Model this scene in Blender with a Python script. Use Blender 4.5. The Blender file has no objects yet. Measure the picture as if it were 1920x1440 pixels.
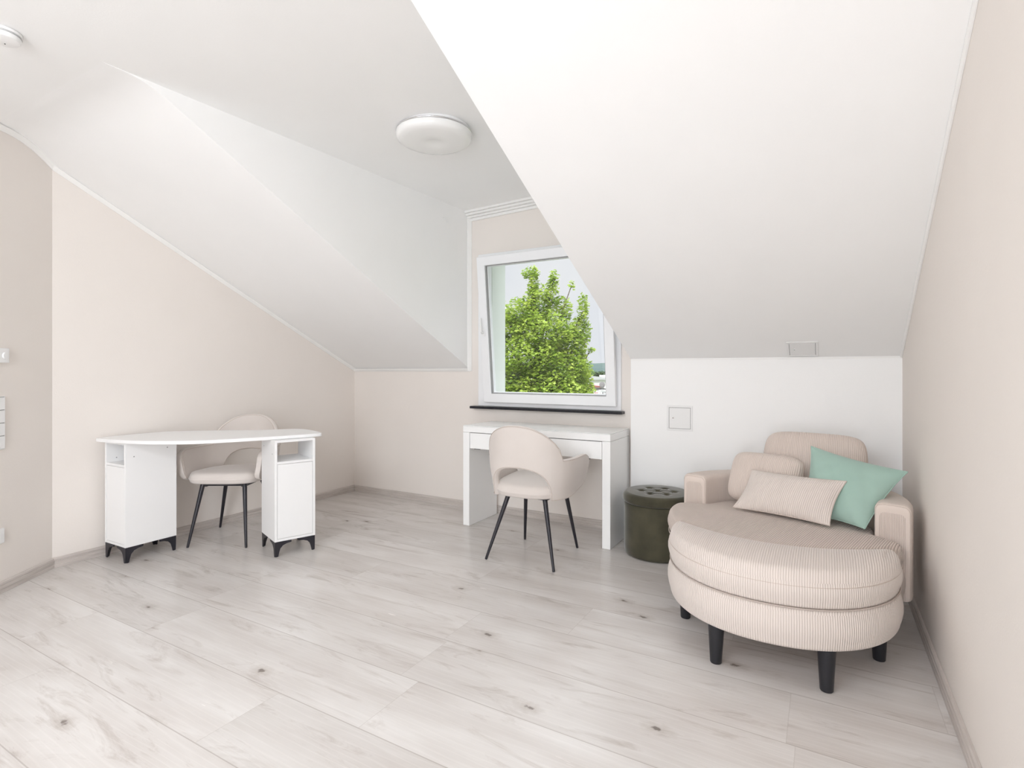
import bpy, bmesh, math, random
from mathutils import Vector, Matrix
R = math.radians
PI = math.pi
sc = bpy.context.scene
COL = sc.collection

# ------------------------------------------------------------------ camera
cam_d = bpy.data.cameras.new('camera')
cam = bpy.data.objects.new('camera', cam_d)
COL.objects.link(cam)
cam.location = (0, 0, 1.21)
cam.rotation_euler = (R(90), 0, R(29.8))
cam_d.sensor_width = 36
cam_d.lens = 36 * 1022 / 1920
cam_d.shift_y = -25 / 1920
cam_d.clip_start = 0.02
cam_d.clip_end = 2000
sc.camera = cam
sc.view_settings.view_transform = 'Standard'
sc.view_settings.look = 'None'
sc.view_settings.gamma = 1
sc.view_settings.use_curve_mapping = False
sc.view_settings.exposure = 0.0
sc.cycles.use_denoising = True
sc.cycles.max_bounces = 12
sc.cycles.diffuse_bounces = 8
sc.cycles.transparent_max_bounces = 12
sc.cycles.sample_clamp_indirect = 6

# ------------------------------------------------------------------ sky and light
W = bpy.data.worlds.new('overcast_sky')
sc.world = W
W.use_nodes = True
nt = W.node_tree
nt.nodes.clear()
wo = nt.nodes.new('ShaderNodeOutputWorld')
bg = nt.nodes.new('ShaderNodeBackground')
tc = nt.nodes.new('ShaderNodeTexCoord')
nz = nt.nodes.new('ShaderNodeTexNoise')
nz.inputs['Scale'].default_value = 2.2
nz.inputs['Detail'].default_value = 5
cr = nt.nodes.new('ShaderNodeValToRGB')
cr.color_ramp.elements[0].position = .35
cr.color_ramp.elements[0].color = (.78, .82, .92, 1)
cr.color_ramp.elements[1].position = .62
cr.color_ramp.elements[1].color = (.97, .98, 1.0, 1)
nt.links.new(tc.outputs['Generated'], nz.inputs['Vector'])
nt.links.new(nz.outputs['Fac'], cr.inputs['Fac'])
nt.links.new(cr.outputs['Color'], bg.inputs['Color'])
bg.inputs['Strength'].default_value = 1.1
# overcast sky: the zenith is about three times as bright as the horizon
sx0 = nt.nodes.new('ShaderNodeSeparateXYZ')
nt.links.new(tc.outputs['Generated'], sx0.inputs[0])
mr = nt.nodes.new('ShaderNodeMapRange')
mr.inputs['From Min'].default_value = .24
mr.inputs['From Max'].default_value = 1
mr.inputs['To Min'].default_value = .90
mr.inputs['To Max'].default_value = 5.0
nt.links.new(sx0.outputs['Z'], mr.inputs['Value'])
nt.links.new(mr.outputs[0], bg.inputs['Strength'])
nt.links.new(bg.outputs[0], wo.inputs[0])


def sun(name, energy, rot, angle, col):
    d = bpy.data.lights.new(name, 'SUN')
    d.energy = energy
    d.angle = angle
    d.color = col
    o = bpy.data.objects.new(name, d)
    COL.objects.link(o)
    o.rotation_euler = rot
    return o


def area(name, loc, target, sx, sy, power, col):
    d = bpy.data.lights.new(name, 'AREA')
    d.shape = 'RECTANGLE'
    d.size = sx
    d.size_y = sy
    d.energy = power
    d.color = col
    o = bpy.data.objects.new(name, d)
    COL.objects.link(o)
    o.location = loc
    o.rotation_euler = (Vector(target) - Vector(loc)).to_track_quat('-Z', 'Y').to_euler()
    return o


sun('sun', 2.5, (R(48), 0, R(14)), R(2), (1, .96, .88))
# added area lamps behind the camera, standing in for unseen door and roof window
area('added_daylight_right', (.37, -1.9, 1.15), (-3.5, 1.2, .6), 2.4, 2.1, 170, (.89, .94, 1.0))
area('added_daylight_top', (-1.6, -1.0, 2.46), (-1.9, .6, 0), 2.0, 1.3, 72, (.89, .94, 1.0))






# ------------------------------------------------------------------ materials
def mat(name, col, rough=.6, spec=.3, metal=0, sheen=0, coat=0):
    m = bpy.data.materials.new(name)
    m.use_nodes = True
    b = m.node_tree.nodes['Principled BSDF']
    b.inputs['Base Color'].default_value = (*col, 1)
    b.inputs['Roughness'].default_value = rough
    b.inputs['Specular IOR Level'].default_value = spec
    b.inputs['Metallic'].default_value = metal
    if sheen:
        b.inputs['Sheen Weight'].default_value = sheen
        b.inputs['Sheen Roughness'].default_value = .4
    if coat:
        b.inputs['Coat Weight'].default_value = coat
        b.inputs['Coat Roughness'].default_value = .15
    return m


def add(m, t, **kw):
    n = m.node_tree.nodes.new(t)
    for k, v in kw.items():
        setattr(n, k, v)
    return n


def lk(m, a, b):
    m.node_tree.links.new(a, b)


def noise_col(m, c1, c2, scale, detail=4, stretch=None, bump=0, lo=.35, hi=.65, bscale=None):
    b = m.node_tree.nodes['Principled BSDF']
    t = add(m, 'ShaderNodeTexCoord')
    mp = add(m, 'ShaderNodeMapping')
    lk(m, t.outputs['Object'], mp.inputs['Vector'])
    if stretch:
        mp.inputs['Scale'].default_value = stretch
    n = add(m, 'ShaderNodeTexNoise')
    n.inputs['Scale'].default_value = scale
    n.inputs['Detail'].default_value = detail
    lk(m, mp.outputs[0], n.inputs['Vector'])
    r = add(m, 'ShaderNodeValToRGB')
    r.color_ramp.elements[0].position = lo
    r.color_ramp.elements[0].color = (*c1, 1)
    r.color_ramp.elements[1].position = hi
    r.color_ramp.elements[1].color = (*c2, 1)
    lk(m, n.outputs['Fac'], r.inputs['Fac'])
    lk(m, r.outputs['Color'], b.inputs['Base Color'])
    if bump:
        n2 = add(m, 'ShaderNodeTexNoise')
        n2.inputs['Scale'].default_value = bscale or scale * 10
        n2.inputs['Detail'].default_value = 3
        lk(m, t.outputs['Object'], n2.inputs['Vector'])
        bp = add(m, 'ShaderNodeBump')
        bp.inputs['Strength'].default_value = bump
        bp.inputs['Distance'].default_value = .002
        lk(m, n2.outputs['Fac'], bp.inputs['Height'])
        lk(m, bp.outputs[0], b.inputs['Normal'])
    return m


def M(m, op, a, b=None, c=None):
    n = add(m, 'ShaderNodeMath', operation=op)
    for i, v in enumerate((a, b, c)):
        if v is None:
            continue
        if isinstance(v, (int, float)):
            n.inputs[i].default_value = v
        else:
            lk(m, v, n.inputs[i])
    return n.outputs[0]


def floor_mat():
    m = mat('whitewashed_oak_laminate', (.7, .66, .62), .3, .5)
    b = m.node_tree.nodes['Principled BSDF']
    t = add(m, 'ShaderNodeTexCoord')
    sep = add(m, 'ShaderNodeSeparateXYZ')
    lk(m, t.outputs['Object'], sep.inputs[0])
    X, Y = sep.outputs[0], sep.outputs[1]
    ry = M(m, 'DIVIDE', M(m, 'SUBTRACT', Y, 1.03 - 3.18), .3175)
    row = M(m, 'FLOOR', ry)
    fy = M(m, 'FRACT', ry)
    wn = add(m, 'ShaderNodeTexWhiteNoise', noise_dimensions='1D')
    lk(m, row, wn.inputs['W'])
    rx = M(m, 'ADD', M(m, 'DIVIDE', M(m, 'ADD', X, 10), 1.38), M(m, 'MULTIPLY', wn.outputs['Value'], 7.3))
    cx = M(m, 'FLOOR', rx)
    fx = M(m, 'FRACT', rx)
    # seams
    dy = M(m, 'MINIMUM', fy, M(m, 'SUBTRACT', 1, fy))
    dx = M(m, 'MINIMUM', fx, M(m, 'SUBTRACT', 1, fx))
    sy = M(m, 'LESS_THAN', dy, .0062)
    sx = M(m, 'MULTIPLY', M(m, 'LESS_THAN', dx, .0010), .45)
    seam = M(m, 'MAXIMUM', sy, sx)
    comb = add(m, 'ShaderNodeCombineXYZ')
    lk(m, row, comb.inputs[0])
    lk(m, cx, comb.inputs[1])
    w2 = add(m, 'ShaderNodeTexWhiteNoise', noise_dimensions='3D')
    lk(m, comb.outputs[0], w2.inputs['Vector'])
    pid = w2.outputs['Value']
    # plank-local coordinates, shifted per plank
    cv = add(m, 'ShaderNodeCombineXYZ')
    lk(m, M(m, 'ADD', X, M(m, 'MULTIPLY', pid, 31.0)), cv.inputs[0])
    lk(m, M(m, 'ADD', Y, M(m, 'MULTIPLY', pid, 17.0)), cv.inputs[1])

    def nse(sc_, det, st, dist=0, rough=.55):
        mp = add(m, 'ShaderNodeMapping')
        mp.inputs['Scale'].default_value = st
        lk(m, cv.outputs[0], mp.inputs['Vector'])
        n = add(m, 'ShaderNodeTexNoise')
        n.inputs['Scale'].default_value = sc_
        n.inputs['Detail'].default_value = det
        n.inputs['Distortion'].default_value = dist
        n.inputs['Roughness'].default_value = rough
        lk(m, mp.outputs[0], n.inputs['Vector'])
        return n.outputs['Fac']

    def ramp(f, p0, p1, c0, c1):
        r = add(m, 'ShaderNodeValToRGB')
        r.color_ramp.elements[0].position = p0
        r.color_ramp.elements[1].position = p1
        r.color_ramp.elements[0].color = (*c0, 1)
        r.color_ramp.elements[1].color = (*c1, 1)
        lk(m, f, r.inputs['Fac'])
        return r.outputs['Color']

    def mix(f, a, b_, mode='MIX'):
        n = add(m, 'ShaderNodeMix', data_type='RGBA', blend_type=mode)
        if isinstance(f, (int, float)):
            n.inputs[0].default_value = f
        else:
            lk(m, f, n.inputs[0])
        for i, v in ((6, a), (7, b_)):
            if isinstance(v, tuple):
                n.inputs[i].default_value = (*v, 1)
            else:
                lk(m, v, n.inputs[i])
        return n.outputs[2]
    base = ramp(nse(1.6, 3, (1, 4, 1)), .3, .7, (.59, .555, .53), (.71, .69, .672))
    tone = ramp(pid, 0, 1, (.95, .945, .94), (1.03, 1.03, 1.03))
    c = mix(1.0, base, tone, 'MULTIPLY')
    grain = ramp(nse(6, 8, (1, 22, 1), .6, .65), .35, .72, (1, 1, 1), (.86, .835, .815))
    c = mix(.28, c, grain, 'MULTIPLY')
    # broad darker cloudy streaks
    streak = ramp(nse(1.7, 7, (1, 5.0, 1), 1.6, .66), .55, .72, (1, 1, 1), (.70, .655, .625))
    c = mix(.85, c, streak, 'MULTIPLY')
    # fine white cathedral lines
    wv = add(m, 'ShaderNodeTexWave', wave_type='BANDS', bands_direction='Y')
    mpw = add(m, 'ShaderNodeMapping')
    mpw.inputs['Scale'].default_value = (.7, 6, 1)
    lk(m, cv.outputs[0], mpw.inputs['Vector'])
    lk(m, mpw.outputs[0], wv.inputs['Vector'])
    wv.inputs['Scale'].default_value = 2.2
    wv.inputs['Distortion'].default_value = 9
    wv.inputs['Detail'].default_value = 2
    wv.inputs['Detail Scale'].default_value = .7
    wl = ramp(wv.outputs['Fac'], .86, 1.0, (0, 0, 0), (1, 1, 1))
    c = mix(M(m, 'MULTIPLY', wl, .11), c, (.86, .83, .80))
    # knots
    mk_ = add(m, 'ShaderNodeMapping')
    mk_.inputs['Scale'].default_value = (1.0, 1.9, 1)
    lk(m, cv.outputs[0], mk_.inputs['Vector'])
    vo = add(m, 'ShaderNodeTexVoronoi', voronoi_dimensions='2D')
    vo.inputs['Scale'].default_value = 1.15
    lk(m, mk_.outputs[0], vo.inputs['Vector'])
    kn = add(m, 'ShaderNodeTexNoise')
    kn.inputs['Scale'].default_value = 40
    lk(m, cv.outputs[0], kn.inputs['Vector'])
    vsep = add(m, 'ShaderNodeSeparateXYZ')
    lk(m, vo.outputs['Color'], vsep.inputs[0])
    gone = M(m, 'MULTIPLY', M(m, 'GREATER_THAN', vsep.outputs[0], .62), 1.0)
    kd = M(m, 'ADD', M(m, 'ADD', vo.outputs['Distance'], gone), M(m, 'MULTIPLY', M(m, 'SUBTRACT', kn.outputs['Fac'], .5), .07))
    halo = ramp(kd, .02, .085, (.80, .77, .745), (1, 1, 1))
    c = mix(.9, c, halo, 'MULTIPLY')
    core = ramp(kd, .008, .022, (.34, .31, .29), (1, 1, 1))
    c = mix(.85, c, core, 'MULTIPLY')
    c = mix(M(m, 'MULTIPLY', seam, .58), c, (.36, .32, .29))
    lk(m, c, b.inputs['Base Color'])
    rg = add(m, 'ShaderNodeMapRange')
    rg.inputs['To Min'].default_value = .20
    rg.inputs['To Max'].default_value = .30
    lk(m, nse(3, 3, (1, 6, 1)), rg.inputs['Value'])
    lk(m, rg.outputs[0], b.inputs['Roughness'])
    bp = add(m, 'ShaderNodeBump')
    bp.inputs['Strength'].default_value = .25
    bp.inputs['Distance'].default_value = .001
    lk(m, M(m, 'SUBTRACT', M(m, 'MULTIPLY', nse(6, 8, (1, 22, 1), .6, .65), .3), seam), bp.inputs['Height'])
    lk(m, bp.outputs[0], b.inputs['Normal'])
    return m


def cord_mat(name, col, depth=.7, groove=.80):
    """wide-wale corduroy: ribs follow UV.x measured in ribs"""
    m = mat(name, col, .85, .15, sheen=.25)
    b = m.node_tree.nodes['Principled BSDF']
    uv = add(m, 'ShaderNodeUVMap')
    s = add(m, 'ShaderNodeSeparateXYZ')
    lk(m, uv.outputs[0], s.inputs[0])
    f = M(m, 'FRACT', s.outputs[0])
    h = M(m, 'SINE', M(m, 'MULTIPLY', f, PI))      # 0 at the groove, 1 on the rib
    h2 = M(m, 'POWER', h, .55)
    bp = add(m, 'ShaderNodeBump')
    bp.inputs['Strength'].default_value = .9 * depth
    bp.inputs['Distance'].default_value = .004
    lk(m, h2, bp.inputs['Height'])
    lk(m, bp.outputs[0], b.inputs['Normal'])
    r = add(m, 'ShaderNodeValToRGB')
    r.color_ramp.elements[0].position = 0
    r.color_ramp.elements[0].color = (*[c * groove * g for c, g in zip(col, (.97, .93, .9))], 1)  # grooves painted darker: woven ground plus shade that falls between ribs
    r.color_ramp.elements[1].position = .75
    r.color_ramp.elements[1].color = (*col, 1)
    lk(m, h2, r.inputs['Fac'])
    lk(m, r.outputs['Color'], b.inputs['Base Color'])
    return m


def velvet(name, c1, c2, rough=.75, sheen=.5, scale=5):
    m = mat(name, c1, rough, .2, sheen=sheen)
    noise_col(m, c1, c2, scale, 5, bump=.15, bscale=350)
    return m


m_wall = noise_col(mat('beige_pink_wall_paint', (.8, .75, .71), .9, .1), (.812, .764, .722), (.822, .774, .732), 3, bump=.25, bscale=140)
m_white = noise_col(mat('white_ceiling_paint', (.86, .86, .85), .9, .1), (.91, .91, .905), (.92, .92, .915), 3, bump=.15, bscale=140)
m_trim = mat('white_trim', (.88, .875, .86), .5, .3)
m_floor = floor_mat()
m_base = noise_col(mat('greige_wood_skirting', (.5, .45, .42), .5, .3), (.50, .455, .425), (.63, .58, .545), 5, 6, (1, 1, 14), lo=.3, hi=.7)
m_pvc = mat('white_window_plastic', (.86, .87, .885), .3, .5)
m_gasket = mat('dark_rubber_gasket', (.06, .06, .07), .6, .3)
m_granite = noise_col(mat('black_polished_stone', (.02, .02, .025), .3, .4), (.008, .008, .012), (.016, .016, .022), 60)
m_lacq = mat('white_lacquer', (.93, .935, .93), .35, .45)
m_lacq_m = mat('white_melamine', (.885, .885, .885), .4, .4)
m_black = mat('black_lacquered_metal', (.018, .017, .024), .35, .5)
m_blackwood = mat('black_wood', (.018, .018, .022), .45, .4)
m_velvet = velvet('beige_pink_velvet', (.655, .602, .565), (.685, .632, .595), .8, .35, 4)
m_velvet_seam = mat('velvet_seam', (.60, .53, .48), .9, .1)
m_olive = velvet('olive_velvet', (.050, .046, .030), (.085, .078, .050), .8, .55, 7)
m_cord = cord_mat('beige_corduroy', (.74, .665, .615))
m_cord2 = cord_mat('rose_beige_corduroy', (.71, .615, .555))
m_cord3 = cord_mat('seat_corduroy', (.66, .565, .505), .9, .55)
m_mint = velvet('mint_fabric', (.35, .50, .435), (.375, .525, .46), .8, .3, 6)
m_seam = mat('corduroy_seam', (.52, .45, .41), .9, .1)
m_opal = mat('opal_lamp_cover', (.86, .86, .85), .25, .5)
m_chrome = mat('chrome_ring', (.75, .75, .76), .2, .5, 1)
m_plastic = mat('white_plastic', (.87, .87, .87), .35, .4)
m_greyline = mat('grey_gap', (.35, .35, .35), .7, .2)
m_shadowline = mat('dark_plastic_and_shadow', (.10, .10, .10), .5, .3)
m_hatch = mat('painted_metal_hatch', (.83, .83, .825), .45, .35)


# ------------------------------------------------------------------ mesh helpers
def mk(name, verts, faces, m, parent=None, uvs=None, smooth=False, org=None, auto=None):
    me = bpy.data.meshes.new(name)
    if parent is not None and org is None:
        org = parent.get('_o', (0, 0, 0))
        org = tuple(org)
    if org is None:
        org = (0, 0, 0)
    me.from_pydata([(v[0] - org[0], v[1] - org[1], v[2] - org[2]) for v in verts], [], faces)
    if uvs:
        l = me.uv_layers.new(name='UVMap')
        i = 0
        for fu in uvs:
            for u in fu:
                l.data[i].uv = u
                i += 1
    me.validate()
    bm = bmesh.new()
    bm.from_mesh(me)
    bmesh.ops.recalc_face_normals(bm, faces=bm.faces)
    bm.to_mesh(me)
    bm.free()
    me.materials.append(m)
    if smooth:
        for p in me.polygons:
            p.use_smooth = True
    if auto:
        try:
            me.set_sharp_from_angle(angle=R(auto))
        except Exception:
            pass
    o = bpy.data.objects.new(name, me)
    COL.objects.link(o)
    if parent is not None:
        o.parent = parent
    elif org != (0, 0, 0):
        o.location = org
    return o


class MB:
    def __init__(s):
        s.v = []
        s.f = []

    def addm(s, v, f):
        n = len(s.v)
        s.v += [tuple(p) for p in v]
        s.f += [tuple(i + n for i in q) for q in f]
        return s

    def box(s, x0, x1, y0, y1, z0, z1, xf=None):
        v = [Vector((x, y, z)) for x in (x0, x1) for y in (y0, y1) for z in (z0, z1)]
        if xf:
            v = [xf @ p for p in v]
        return s.addm(v, [(0, 1, 3, 2), (4, 6, 7, 5), (0, 4, 5, 1), (2, 3, 7, 6), (0, 2, 6, 4), (1, 5, 7, 3)])

    def prism(s, pts, ext):
        n = len(pts)
        e = Vector(ext)
        v = [Vector(p) for p in pts] + [Vector(p) + e for p in pts]
        f = [tuple(range(n)), tuple(range(2 * n - 1, n - 1, -1))] + [(i, (i + 1) % n, n + (i + 1) % n, n + i) for i in range(n)]
        return s.addm(v, f)

    def tube(s, pts, rad, seg=12, cap=True, closed=False):
        pts = [Vector(p) for p in pts]
        n = len(pts)
        rr = rad if isinstance(rad, (list, tuple)) else [rad] * n
        rings = []
        pn = None
        for i, p in enumerate(pts):
            if closed:
                t = pts[(i + 1) % n] - pts[i - 1]
            else:
                t = pts[min(i + 1, n - 1)] - pts[max(i - 1, 0)]
            t.normalize()
            if pn is None:
                a = Vector((0, 0, 1)) if abs(t.z) < .9 else Vector((1, 0, 0))
                pn = (a - a.dot(t) * t).normalized()
            else:
                pn = (pn - pn.dot(t) * t).normalized()
            q = t.cross(pn)
            rings.append([p + rr[i] * (math.cos(k * 2 * PI / seg) * pn + math.sin(k * 2 * PI / seg) * q) for k in range(seg)])
        v = [p for r_ in rings for p in r_]
        f = []
        for i in range(n if closed else n - 1):
            j = (i + 1) % n
            for k in range(seg):
                l = (k + 1) % seg
                f.append((i * seg + k, i * seg + l, j * seg + l, j * seg + k))
        if cap and not closed:
            f.append(tuple(range(seg - 1, -1, -1)))
            f.append(tuple((n - 1) * seg + k for k in range(seg)))
        return s.addm(v, f)

    def lathe(s, prof, c=(0, 0, 0), seg=48, axis='z'):
        v = []
        for (r_, z) in prof:
            for k in range(seg):
                a = 2 * PI * k / seg
                v.append((c[0] + r_ * math.cos(a), c[1] + r_ * math.sin(a), c[2] + z))
        f = []
        for i in range(len(prof) - 1):
            for k in range(seg):
                l = (k + 1) % seg
                f.append((i * seg + k, i * seg + l, (i + 1) * seg + l, (i + 1) * seg + k))
        f.append(tuple(range(seg - 1, -1, -1)))
        f.append(tuple((len(prof) - 1) * seg + k for k in range(seg)))
        return s.addm(v, f)

    def build(s, name, m, parent=None, **kw):
        return mk(name, s.v, s.f, m, parent, **kw)


def bevel(o, w=.003, seg=2, ang=40):
    b = o.modifiers.new('bevel', 'BEVEL')
    b.width = w
    b.segments = seg
    b.limit_method = 'ANGLE'
    b.angle_limit = R(ang)
    for p in o.data.polygons:
        p.use_smooth = True
    try:
        o.data.set_sharp_from_angle(angle=R(35))
    except Exception:
        pass
    return o


def tag(o, label, cat=None, group=None):
    o['label'] = label
    if cat:
        o['category'] = cat
    if group:
        o['group'] = group
    return o


def thing(name, label, cat, loc=(0, 0, 0), rz=0, group=None):
    o = bpy.data.objects.new(name, None)
    COL.objects.link(o)
    o.empty_display_size = .05
    o.location = loc
    o.rotation_euler = (0, 0, rz)
    o['_o'] = tuple(loc) if rz == 0 else (0, 0, 0)
    tag(o, label, cat, group)
    return o


def struct(o):
    o['kind'] = 'structure'
    return o


# ------------------------------------------------------------------ the room
XL, YW, XR, ZC, T = -4.11, 3.98, .397, 2.555, .12
KX, KY, KZ = -1.23, 3.90, 1.296           # left edge of the low white wall
CX = -2.715                                # left dormer cheek
# slope planes  z = a - b*y
LB = .50
LA = 1.232 + LB * YW
RB = .5633
RA = KZ + RB * KY
yl_top = (LA - ZC) / LB
yr_top = (RA - ZC) / RB
RXT = KX - .0497 * (KY - yr_top)                               # x of the right slope's left edge at the ceiling
AX, AY = -4.11, 1.50                       # bend in the left wall
BX, BY = -2.98, -.11                       # far end of the angled wall
YB = -4.2

struct(MB().box(-4.6, .9, YB - .3, 4.3, -.12, 0).build('floor', m_floor))
# flat ceiling, running on into the dormer
def zc(x, y):
    """the plaster ceiling is not quite level: it rises a little towards the dormer"""
    u = x + 2.55
    return 2.550 + .043 * (.5 * (u + math.sqrt(u * u + .04))) * (1 if x < -1.3 else 1) + .019 * (y - 1.34)


nx_, ny_ = 44, 40
cv_, cf_ = [], []
for k in range(2):
    for i in range(nx_ + 1):
        for j in range(ny_ + 1):
            x, y = -4.5 + 5.3 * i / nx_, YB - .2 + (4.25 - YB + .2) * j / ny_
            cv_.append((x, y, zc(x, y) + .12 * k))
nn1 = (nx_ + 1) * (ny_ + 1)
idc = lambda k, i, j: k * nn1 + i * (ny_ + 1) + j
for k in range(2):
    for i in range(nx_):
        for j in range(ny_):
            cf_.append((idc(k, i, j), idc(k, i + 1, j), idc(k, i + 1, j + 1), idc(k, i, j + 1)))
for i in range(nx_):
    for j in (0, ny_):
        cf_.append((idc(0, i, j), idc(0, i + 1, j), idc(1, i + 1, j), idc(1, i, j)))
for j in range(ny_):
    for i in (0, nx_):
        cf_.append((idc(0, i, j), idc(0, i, j + 1), idc(1, i, j + 1), idc(1, i, j)))
struct(mk('ceiling', cv_, cf_, m_white, smooth=True, auto=40))
yt = 1.02
yy = lambda y: LA - LB * y
zr = lambda y: RA - RB * y
def prof(x, y):
    """left slope with a softly rounded junction to the ceiling"""
    a, b, k_ = zc(x, y), yy(y), .055
    h = max(k_ - abs(a - b), 0) / k_
    return min(a, b) - h * h * k_ / 4


# left roof slope
ys_ = [1.08 + .03 * i for i in range(19)] + [1.62 + (YW + .1 - 1.62) * i / 12 for i in range(1, 13)]
xs_ = [-4.4 + (CX - .0004 + 4.4) * i / 8 for i in range(9)]
v, f = [], []
for k in range(2):
    for x in xs_:
        for y in ys_:
            v.append((x, y, prof(x, y) - .0025 + .008 * max(0, (1.21 - y) / .13) + .1 * k))
ny2 = len(ys_)
g_ = lambda k, i, j: k * len(xs_) * ny2 + i * ny2 + j
for i in range(len(xs_) - 1):
    for j in range(ny2 - 1):
        for k in range(2):
            f.append((g_(k, i, j), g_(k, i + 1, j), g_(k, i + 1, j + 1), g_(k, i, j + 1)))
for j in range(ny2 - 1):
    for i in (0, len(xs_) - 1):
        f.append((g_(0, i, j), g_(0, i, j + 1), g_(1, i, j + 1), g_(1, i, j)))
for i in range(len(xs_) - 1):
    for j in (0, ny2 - 1):
        f.append((g_(0, i, j), g_(0, i + 1, j), g_(1, i + 1, j), g_(1, i, j)))
struct(mk('ceiling_slope_left', v, f, m_white, smooth=True, auto=30))
# left dormer cheek
c = MB()
pts_ = [(CX, y, prof(CX, y) - .0005) for y in ys_ if 1.19 < y < YW + .02] + [(CX, YW + .02, yy(YW + .02) + .002), (CX, YW + .02, 2.68), (CX, 1.2, 2.68)]
c.prism(pts_, (-.1, 0, 0))
struct(c.build('wall_dormer_left', m_white))
# right roof slope
c = MB()
c.prism([(KX - .0497 * (KY - yt), yt, zr(yt)), (.6, yt, zr(yt)), (.6, KY + .12, zr(KY + .12)), (KX - .003, KY + .12, zr(KY + .12)), (KX, KY, zr(KY))], (0, .03, .1))
struct(c.build('ceiling_slope_right', m_white))
c = MB()
c.prism([(RXT, yr_top, 2.68), (RXT, yr_top, ZC + .003), (KX, KY, KZ + .003), (KX + .0, YW + .02, KZ), (KX, YW + .02, 2.68)], (.08, 0, 0))
struct(c.build('wall_dormer_right', m_white))
# low white wall under the right slope
struct(MB().box(KX, .6, KY, KY + .35, 0, KZ + .002).build('wall_low', m_white))

# window wall with opening
OX0, OX1, OZ0, OZ1 = -2.595, -1.335, .915, 2.165
c = MB()
c.box(-4.35, OX0, YW, YW + .32, 0, 2.9)
c.box(OX1, KX + .05, YW, YW + .32, 0, 2.9)
c.box(OX0, OX1, YW, YW + .32, 0, OZ0)
c.box(OX0, OX1, YW, YW + .09, OZ1, 2.9)
c.box(OX0, OX1, YW + .09, YW + .32, 2.42, 2.9)
struct(c.build('wall_back', m_wall))
struct(MB().box(XL - .2, XL, AY, YW + .3, 0, 2.9).build('wall_left', m_wall))
dv = Vector((BX - AX, BY - AY, 0))
nn = Vector((dv.y, -dv.x, 0)).normalized()
if nn.x > 0:
    nn = -nn
c = MB().prism([(AX, AY, 0), (BX, BY, 0), (BX, BY, 2.9), (AX, AY, 2.9)], nn * .15)
struct(c.build('wall_left_angled', m_wall))
struct(MB().box(BX - .15, BX, YB - .1, BY + .02, 0, 2.9).build('wall_rear_left', m_wall))
struct(MB().box(XR, XR + .15, YB - .1, YW + .3, 0, 2.9).build('wall_right', m_wall))
struct(MB().box(-3.2, .7, YB - .15, YB, 0, 2.9).build('wall_rear', m_wall))

# added frames round the two unseen daylight lamps; no openings behind them
def opening(name, a, b, c, d, w=.07):
    P_ = [Vector(q) for q in (a, b, c, d)]
    cen = sum(P_, Vector()) / 4
    nrm_ = (P_[1] - P_[0]).cross(P_[3] - P_[0]).normalized()
    if nrm_.dot(Vector((-1, 0, 1.2)) - cen) < 0:
        nrm_ = -nrm_
    O_ = [p + (p - cen).normalized() * w for p in P_]
    v = [p for q in (P_, O_) for p in q] + [p + nrm_ * .04 for q in (P_, O_) for p in q]
    f = []
    for k in range(4):
        l = (k + 1) % 4
        f += [(k, l, 4 + l, 4 + k), (8 + k, 12 + k, 12 + l, 8 + l), (k, 8 + k, 8 + l, l), (4 + k, 4 + l, 12 + l, 12 + k)]
    return struct(mk(name, v, f, m_pvc))


opening('lamp_frame_top', (-2.65, -1.7, 2.515), (-.55, -1.7, 2.6), (-.55, -.25, 2.6), (-2.65, -.25, 2.54))
opening('lamp_frame_right', (XR - .001, -3.12, .1), (XR - .001, -.68, .1), (XR - .001, -.68, 2.22), (XR - .001, -3.12, 2.22))
# skirting: profile with two grooves, swept along each wall
PROF = [(0, 0), (.016, 0), (.016, .018), (.0135, .020), (.0135, .022), (.016, .024), (.016, .040), (.013, .042), (.013, .044), (.015, .046), (.013, .056), (.008, .060), (0, .060)]


def skirting(name, p0, p1, inward, e0=0, e1=0):
    p0, p1 = Vector((*p0, 0)), Vector((*p1, 0))
    d = (p1 - p0).normalized()
    n_ = Vector((*inward, 0)).normalized()
    v = []
    for p, e in ((p0, e0), (p1, e1)):
        for (a, z) in PROF:
            v.append(p + n_ * (a + .0005) + d * (e * a) + Vector((0, 0, z + .0005)))
    k = len(PROF)
    f = [tuple(range(k)), tuple(range(2 * k - 1, k - 1, -1))] + [(i, (i + 1) % k, k + (i + 1) % k, k + i) for i in range(k)]
    return struct(mk(name, v, f, m_base))


nin = -nn
skirting('baseboard_back', (XL, YW), (KX, YW), (0, -1), 1, 0)
skirting('baseboard_left', (XL, AY), (XL, YW), (1, 0), .3, -1)
skirting('baseboard_left_angled', (BX, BY), (AX, AY), (nin.x, nin.y), 0, -.3)
skirting('baseboard_right', (XR, YB), (XR, KY), (-1, 0), 0, -1)
skirting('baseboard_low', (KX, KY), (XR, KY), (0, -1), 0, -1)

# white strips where slope meets walls
def strip(name, p0, p1, n1, n2, w=.028, t=.006):
    p0, p1, n1, n2 = map(Vector, (p0, p1, n1, n2))
    v = []
    for p in (p0, p1):
        v += [p, p + n1 * w, p + n1 * w + n2 * t, p + n2 * w + n1 * t, p + n2 * w]
    f = [(0, 1, 2, 3, 4), (9, 8, 7, 6, 5)] + [(i, (i + 1) % 5, 5 + (i + 1) % 5, 5 + i) for i in range(5)]
    return struct(mk(name, v, f, m_trim))


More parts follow.
